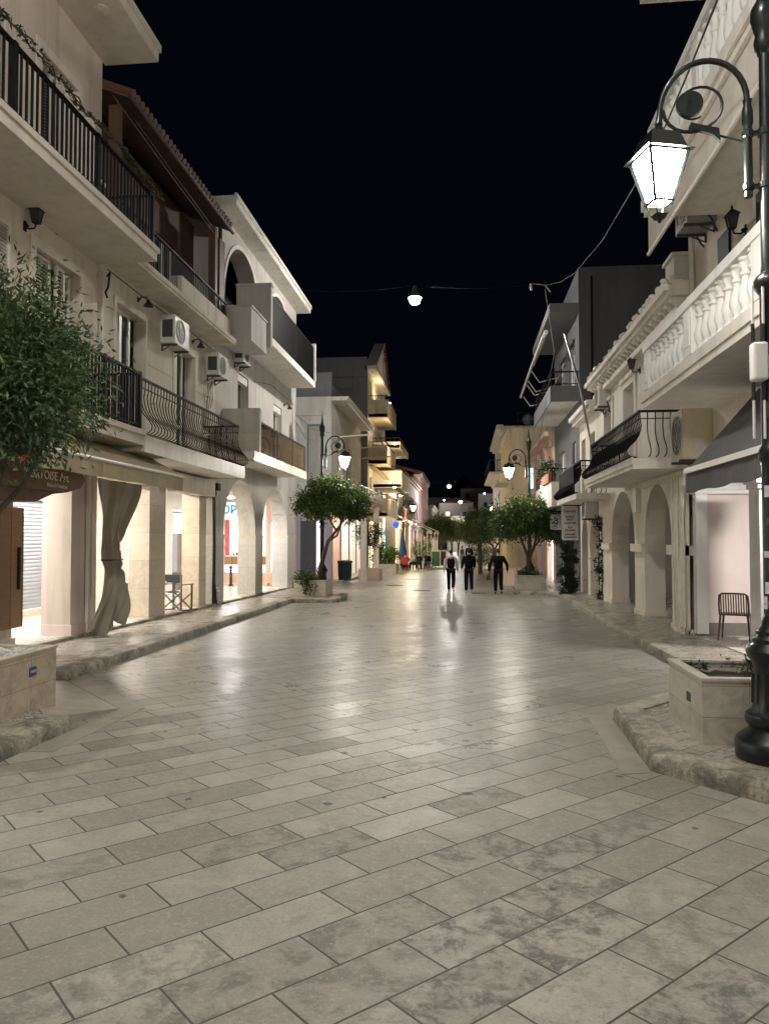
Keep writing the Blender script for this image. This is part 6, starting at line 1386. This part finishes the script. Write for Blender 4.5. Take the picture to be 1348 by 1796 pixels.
SC = slat_chair((4.70, 14.0, gz(14)+FLR-.02), R(155), 'brown slatted chair standing clear against the pink pier')
again(SC, (5.12, 13.3, gz(13)+FLR-.02), R(110), 'second brown slatted chair half hidden by the white pillar')

for c in kids(SC):
    if c.name.startswith('armrest'): bpy.data.objects.remove(c)

def director_chair(loc, rz, label):
    t = thing('director_chair', label, 'chair', loc, rz, 'folding chairs at the arcade table'); w = .29
    for s_ in (-1, 1):
        MB().bar((-w, s_*.2, .02), (w, s_*.2, .45), .03).obj('leg', M['chairw'], t, local=True); MB().bar((w, s_*.23, .02), (-w, s_*.23, .45), .03).obj('leg', M['chairw'], t, local=True)
        x = s_*w
        MB().box(x-.02, x+.02, -.24, .24, .0, .03).box(x-.018, x+.018, -.22, -.18, .031, .64).box(x-.018, x+.018, .18, .22, .031, .90).box(x-.028, x+.028, -.26, .2, .641, .665).obj('side_frame', M['chairw'], t, local=True)
    MB().add([(-w, -.22, .47), (0, -.22, .44), (w, -.22, .47), (-w, .22, .47), (0, .22, .44), (w, .22, .47)], [(0, 1, 4, 3), (1, 2, 5, 4)]).obj('seat', M['bluef'], t, local=True)
    MB().box(-w-.025, w+.025, .195, .215, .70, .90).obj('backrest', M['bluef'], t, bev=.006, local=True)
    return t
fz = gz(18.5)+FLR
DC = director_chair((-7.12, 18.62, fz), R(160), 'folding chair with slate cloth back nearest the second marble column')
again(DC, (-8.1, 18.7, gz(19)+FLR), R(-30), 'folding chair with slate cloth on the far side of the white table')
t = thing('cafe_table', 'small table with white top and black foot between the folding chairs', 'table', (-7.5, 17.95, fz))
MB().lathe([(.34, .72), (.35, .73), (.35, .75), (.34, .76)], (0, 0, 0), 24).obj('table_top', M['ctop'], t, local=True)
MB().lathe([(.03, .03), (.025, .1), (.025, .719)], (0, 0, 0), 10).obj('leg', M['iron'], t, local=True)
mb = MB()
for k in range(3): a = k*2.094+.4; mb.tube([(0, 0, .09), (.2*math.cos(a), .2*math.sin(a), .06), (.3*math.cos(a), .3*math.sin(a), .012)], .018, 6)
mb.obj('foot', M['iron'], t, local=True)

# cafe on the left in the distance
def cafe_table(loc, lab, m='ctop'):
    t = thing('cafe_table', lab, 'table', loc, 0, 'tables of the distant cafe')
    MB().box(-.36, .36, -.36, .36, .72, .75).obj('table_top', M[m], t, local=True); MB().lathe([(.22, 0), (.22, .02), (.03, .05), (.03, .719)], (0, 0, 0), 10).obj('leg', M['iron'], t, local=True); return t
def cafe_chair(loc, rz, lab, m):
    t = thing('cafe_chair', lab, 'chair', loc, rz, 'chairs of the distant cafe')
    MB().box(-.22, .22, -.22, .22, .42, .46).obj('seat', M[m], t, local=True); MB().box(-.22, .22, .19, .23, .5, .86).obj('backrest', M[m], t, local=True)
    for x in (-.2, .2):
        for y in (-.2, .2): MB().box(x-.018, x+.018, y-.018, y+.018, 0, .42 if y < 0 else .5).obj('leg', M['iron'], t, local=True)
    return t
for i, (x, y, l) in enumerate([(-4.2, 56.2, 'cafe table nearest the closed blue parasol'), (-3.3, 58.4, 'cafe table in the middle of the outdoor seating'), (-2.9, 62.5, 'cafe table farthest along the outdoor seating'), (-4.6, 59.6, 'cafe table close to the house wall under the awning')]): cafe_table((x, y, gz(y)), l)
for i, (x, y, a, m, l) in enumerate([(-4.95, 56.0, 90, 'red', 'red chair at the edge of the cafe nearest the planter'), (-4.2, 55.4, 180, 'red', 'red chair with its back to the street viewer'), (-3.5, 56.4, -90, 'green', 'green chair beside the nearest cafe table'), (-3.35, 57.5, 180, 'iron', 'dark chair with its back to the viewer at the middle table'), (-2.55, 58.6, -90, 'iron', 'dark chair on the road side of the middle table'), (-2.9, 61.6, 180, 'iron', 'dark chair at the farthest cafe table'), (-4.6, 58.7, 180, 'green', 'green chair close to the house wall'), (-3.7, 59.7, -90, 'red', 'red chair in the middle of the cafe seating'), (-2.1, 62.6, -90, 'iron', 'dark chair on the road side of the farthest table')]): cafe_chair((x, y, gz(y)), R(a), l, m)
t = thing('closed_parasol', 'closed slate blue parasol among the cafe tables', 'parasol', (-4.55, 57.3, gz(57)))
MB().lathe([(.02, 3.0), (.10, 2.7), (.22, 1.7), (.34, .9), (.28, .75), (.05, .72)], (0, 0, 0), 10).obj('canopy', M['blue'], t, local=True); MB().tube([(0, 0, 0), (0, 0, 3.05)], .03, 6).obj('pole', M['alu'], t, local=True)
for i, (x, y) in enumerate([(-2.2, 61.0), (-1.75, 62.2)]):
    t = thing('menu_board', ['dark menu board with white frame at the cafe edge', 'second menu board behind the first one'][i], 'menu board', (x, y, gz(y)), R(-20), 'menu boards of the cafe')
    MB().box(-.34, .34, -.02, .02, .15, 1.3).obj('panel', M['green' if i == 0 else 'brownwall'], t, local=True); MB().box(-.39, -.341, -.03, .03, 0, 1.36).box(.341, .39, -.03, .03, 0, 1.36).box(-.341, .341, -.03, .03, 1.301, 1.36).obj('frame', M['winframe'], t, local=True)
o = MB().lathe([(.02, .5), (.3, .4), (.42, .15), (.42, .0), (.1, -.1)], (0, 0, 0), 14).obj('globe_lamp', M['signgreen'], smooth=True); o.location = (.55, 100, 3.3); tag(o, 'glowing green globe among the far trees', 'lamp')
# ================================================================== PEOPLE
def skin(name, joints, edges, m, parent, levels=1, root=0):
    "one continuous body surface grown round connected joints (x, y, z, radius)"
    me = bpy.data.meshes.new(name); names = list(joints); ix = {n: i for i, n in enumerate(names)}
    me.from_pydata([joints[n][:3] for n in names], [(ix[a], ix[b]) for a, b in edges], []); me.update(); me.materials.append(m)
    o = bpy.data.objects.new(name, me); COL.objects.link(o); o.parent = parent
    md = o.modifiers.new('skin', 'SKIN'); md.use_smooth_shade = True
    if not me.skin_vertices: me.skin_vertices.new()
    sv = me.skin_vertices[0].data
    for n in names:
        r = joints[n][3]; r = r if isinstance(r, tuple) else (r, r); sv[ix[n]].radius = r; sv[ix[n]].use_root = (ix[n] == root)
    sd = o.modifiers.new('sub', 'SUBSURF'); sd.levels = levels; sd.render_levels = levels
    return o

def person(label, loc, rz, pose, h=1.0, top='blackf', legs='blackf', shoes='shoe', hood=None, sleeves=None, hairlen=0, group=None, wide=1.0):
    "figure facing local +Y; pose gives joints (x, y, z) in metres for a 1.72 m adult"
    t = thing('person', label, 'person', loc, rz, group); t.scale = (h, h, h); J = dict(pose)
    b = {}
    def P(n, r): b[n] = (*J[n], r)
    P('pelvis', (.10, .075)); P('waist', (.10, .07)); P('chest', (.13, .09)); P('neck', .055)
    hd = Vector(J['head']); nk = Vector(J['neck']); ax = (hd-nk).normalized(); fw = Vector(J.get('face', (0, 1, 0)))
    b['jaw'] = (*(nk+ax*.075+fw*.012), (.062, .062)); b['head'] = (*(nk+ax*.155+fw*.01), (.078, .092)); b['crown'] = (*(nk+ax*.235), (.06, .07)); b['nose'] = (*(nk+ax*.135+fw*.112), .012)
    ed = [('pelvis', 'waist'), ('waist', 'chest'), ('chest', 'neck'), ('neck', 'jaw'), ('jaw', 'head'), ('head', 'crown'), ('head', 'nose')]
    for s in 'LR':
        P('hip'+s, .07); P('knee'+s, .058); P('ankle'+s, .042); P('toe'+s, .035)
        P('sho'+s, .055); P('elb'+s, .042); P('wri'+s, .030)
        ed += [('pelvis', 'hip'+s), ('hip'+s, 'knee'+s), ('knee'+s, 'ankle'+s), ('ankle'+s, 'toe'+s), ('chest', 'sho'+s), ('sho'+s, 'elb'+s), ('elb'+s, 'wri'+s)]
        w = Vector(J['wri'+s]); d = (w-Vector(J['elb'+s])).normalized(); side = d.cross(Vector((1, 0, 0))).normalized()
        pm = w+d*.06; b['palm'+s] = (*pm, (.020, .034)); ed.append(('wri'+s, 'palm'+s))
        cur = Vector((.02 if s == 'L' else -.02, .0, 0))
        for k, (o_, l) in enumerate(((-.028, .062), (-.010, .075), (.008, .070), (.026, .055))):
            a = pm+side*o_+d*.035; b[f'f{k}a{s}'] = (*a, .0088); b[f'f{k}b{s}'] = (*(a+d*l*.55+cur*.4), .0082); b[f'f{k}c{s}'] = (*(a+d*l*.9+cur*1.3), .0070)
            ed += [('palm'+s, f'f{k}a{s}'), (f'f{k}a{s}', f'f{k}b{s}'), (f'f{k}b{s}', f'f{k}c{s}')]
        th = w+d*.025-side*.034; b['tha'+s] = (*th, .010); b['thb'+s] = (*(th+d*.045-side*.012+cur*.5), .0085); ed += [('wri'+s, 'tha'+s), ('tha'+s, 'thb'+s)]
    skin('body', b, ed, M['skin'], t)
    # jacket with sleeves, trousers, shoes, hair
    def grow(n, r, add=0): return (*J[n], r)
    j = {'waist0': (*(Vector(J['pelvis'])+Vector((0, 0, -.02))), (.175*wide, .135*wide)), 'waist': grow('waist', (.165*wide, .13*wide)), 'chest': grow('chest', (.19*wide, .145*wide)), 'collar': (*(Vector(J['neck'])+Vector((0, 0, -.02))), .075)}
    je = [('waist0', 'waist'), ('waist', 'chest'), ('chest', 'collar')]
    if not sleeves:
        for s in 'LR':
            j['sho'+s] = grow('sho'+s, .078*wide); j['elb'+s] = grow('elb'+s, .062); j['wri'+s] = grow('wri'+s, .048); je += [('chest', 'sho'+s), ('sho'+s, 'elb'+s), ('elb'+s, 'wri'+s)]
    skin('jacket', j, je, M[top], t)
    if sleeves:
        for s in 'LR':
            q = {'sho'+s: grow('sho'+s, .078*wide), 'elb'+s: grow('elb'+s, .064), 'wri'+s: grow('wri'+s, .05)}
            skin('sleeve', q, [('sho'+s, 'elb'+s), ('elb'+s, 'wri'+s)], M[sleeves], t)
    if hood:
        n = Vector(J['neck']); skin('hood', {'a': (n.x-.1, n.y-.06, n.z-.0, .05), 'b': (n.x, n.y-.10, n.z-.03, .07), 'c': (n.x+.1, n.y-.06, n.z, .05), 'd': (n.x, n.y-.12, n.z-.13, .03)}, [('a', 'b'), ('b', 'c'), ('b', 'd')], M[hood], t, root=1)
    q = {'pelvis': grow('pelvis', (.15, .12))}; qe = []
    for s in 'LR':
        q['hip'+s] = grow('hip'+s, .105); q['knee'+s] = grow('knee'+s, .082); q['ankle'+s] = (*(Vector(J['ankle'+s])+Vector((0, 0, .015))), .066); qe += [('pelvis', 'hip'+s), ('hip'+s, 'knee'+s), ('knee'+s, 'ankle'+s)]
    skin('trousers', q, qe, M[legs], t)
    for s in 'LR':
        a, e = Vector(J['ankle'+s]), Vector(J['toe'+s])
        skin('shoe', {'heel': (*(a+(a-e).normalized()*.03+Vector((0, 0, -.045))), .046), 'mid': (*(a.lerp(e, .5)+Vector((0, 0, -.02))), .05), 'toe': (*e, .042)}, [('heel', 'mid'), ('mid', 'toe')], M[shoes], t)
    hc = nk+ax*.18-fw*.012
    hr = {'top': (*(nk+ax*.235-fw*.01), (.082, .088)), 'back': (*(nk+ax*.17-fw*.045), (.088, .07)), 'nape': (*(nk+ax*(.10-hairlen)-fw*.05), (.07, .045))}
    skin('hair', hr, [('top', 'back'), ('back', 'nape')], M['hair'], t)
    return t
def walk(st=.28, arm=.2, lift=0.0, bend=0.0, spread=.12, elbow=.0, tilt=0.0):
    "mid-stride: left foot forward, right foot behind with its heel raised"
    return dict(pelvis=(0, 0, .95), waist=(0, .01, 1.12), chest=(0, .03+tilt, 1.36), neck=(0, .05+tilt, 1.47), head=(0, .08+tilt, 1.62),
        hipL=(-.09, 0, .90), kneeL=(-.10, st*.55+.03, .50), ankleL=(-.10, st*.75, .085), toeL=(-.11, st*.75+.15, .045),
        hipR=(.09, 0, .90), kneeR=(.10, .02-st*.05, .50), ankleR=(.10, -st*.85, .13+lift), toeR=(.11, -st*.85+.12, .045+lift*.4),
        shoL=(-.19, .03+tilt, 1.38), elbL=(-.19-spread, -arm*.4+elbow, 1.11), wriL=(-.19-spread*1.2, -arm*.5+elbow*3.2, .88+elbow),
        shoR=(.19, .03+tilt, 1.38), elbR=(.19+spread, arm*.3+elbow, 1.11), wriR=(.19+spread*1.15, arm*.9+elbow*3.2, .89+elbow))
person('walker in a dark vest with pale hood and sleeves, left of the three', (-.50, 29.9, gz(29.9)+.004), R(-4), walk(.26, .12, .06, spread=.05), .97, 'blackf', 'blackf', 'shoe', 'greyf', 'greyf')
person('walker in black hoodie, wide dark trousers and white shoes, middle of the three', (.19, 29.6, gz(29.6)+.004), R(6), walk(.10, .05, .0, spread=.05, elbow=.10), .985, 'blackf', 'navy', 'shoe', 'blackf', None, wide=1.1)
person('walker all in black with arms swung wide, right of the three', (1.28, 29.1, gz(29.1)+.004), R(3), walk(.12, .26, .0, spread=.15), .99, 'blackf', 'navy', 'shoed', None, None, wide=1.12)
person('distant walker in blue jeans and pale top with black shoulder bag', (-.15, 67, gz(67)+.004), R(0), walk(.14, .1, .0, spread=.06), 1.0, 'bluef', 'jean', 'shoed', None, 'greyf', .12)
person('distant dark dressed walker hidden behind the middle person', (.42, 64, gz(64)+.004), R(10), walk(.16, .1, .0, spread=.06), 1.06, 'blackf', 'blackf', 'shoed', None, None, .1)
def sit(lean=0.0):
    return dict(pelvis=(0, 0, .53), waist=(0, 0, .70), chest=(0, .04+lean, .93), neck=(0, .06+lean, 1.04), head=(0, .1+lean, 1.19),
        hipL=(-.10, .05, .52), kneeL=(-.13, .43, .50), ankleL=(-.13, .42, .09), toeL=(-.14, .57, .045), hipR=(.10, .05, .52), kneeR=(.13, .43, .50), ankleR=(.13, .40, .09), toeR=(.14, .55, .045),
        shoL=(-.19, .04+lean, .95), elbL=(-.27, .14+lean, .72), wriL=(-.16, .36+lean, .76), shoR=(.19, .04+lean, .95), elbR=(.27, .14+lean, .72), wriR=(.16, .36+lean, .76))
for (x, y, a, tp, lg, lab) in [(-4.2, 55.45, 0, 'redf', 'navy', 'seated person in red with back to the viewer at the nearest cafe table'), (-3.52, 56.4, 90, 'greyf', 'navy', 'seated person in a pale top on the green cafe chair'), (-3.35, 57.55, 0, 'navy', 'navy', 'seated person in a dark coat at the middle cafe table'), (-2.9, 61.65, 0, 'blackf', 'navy', 'seated person in black at the farthest cafe table'), (-2.57, 58.6, 90, 'blackf', 'jean', 'seated person in jeans on the road side of the middle cafe table'), (-4.6, 58.75, 0, 'bluef', 'navy', 'seated person in slate blue close to the house wall'), (-3.72, 59.7, 90, 'greyf', 'jean', 'seated person in pale top and jeans on the red cafe chair'), (-2.12, 62.6, 90, 'navy', 'navy', 'seated person in navy on the road side of the farthest table')]:
    person(lab, (x, y, gz(y)-.03), R(a), sit(), 1.0, tp, lg, 'shoed')
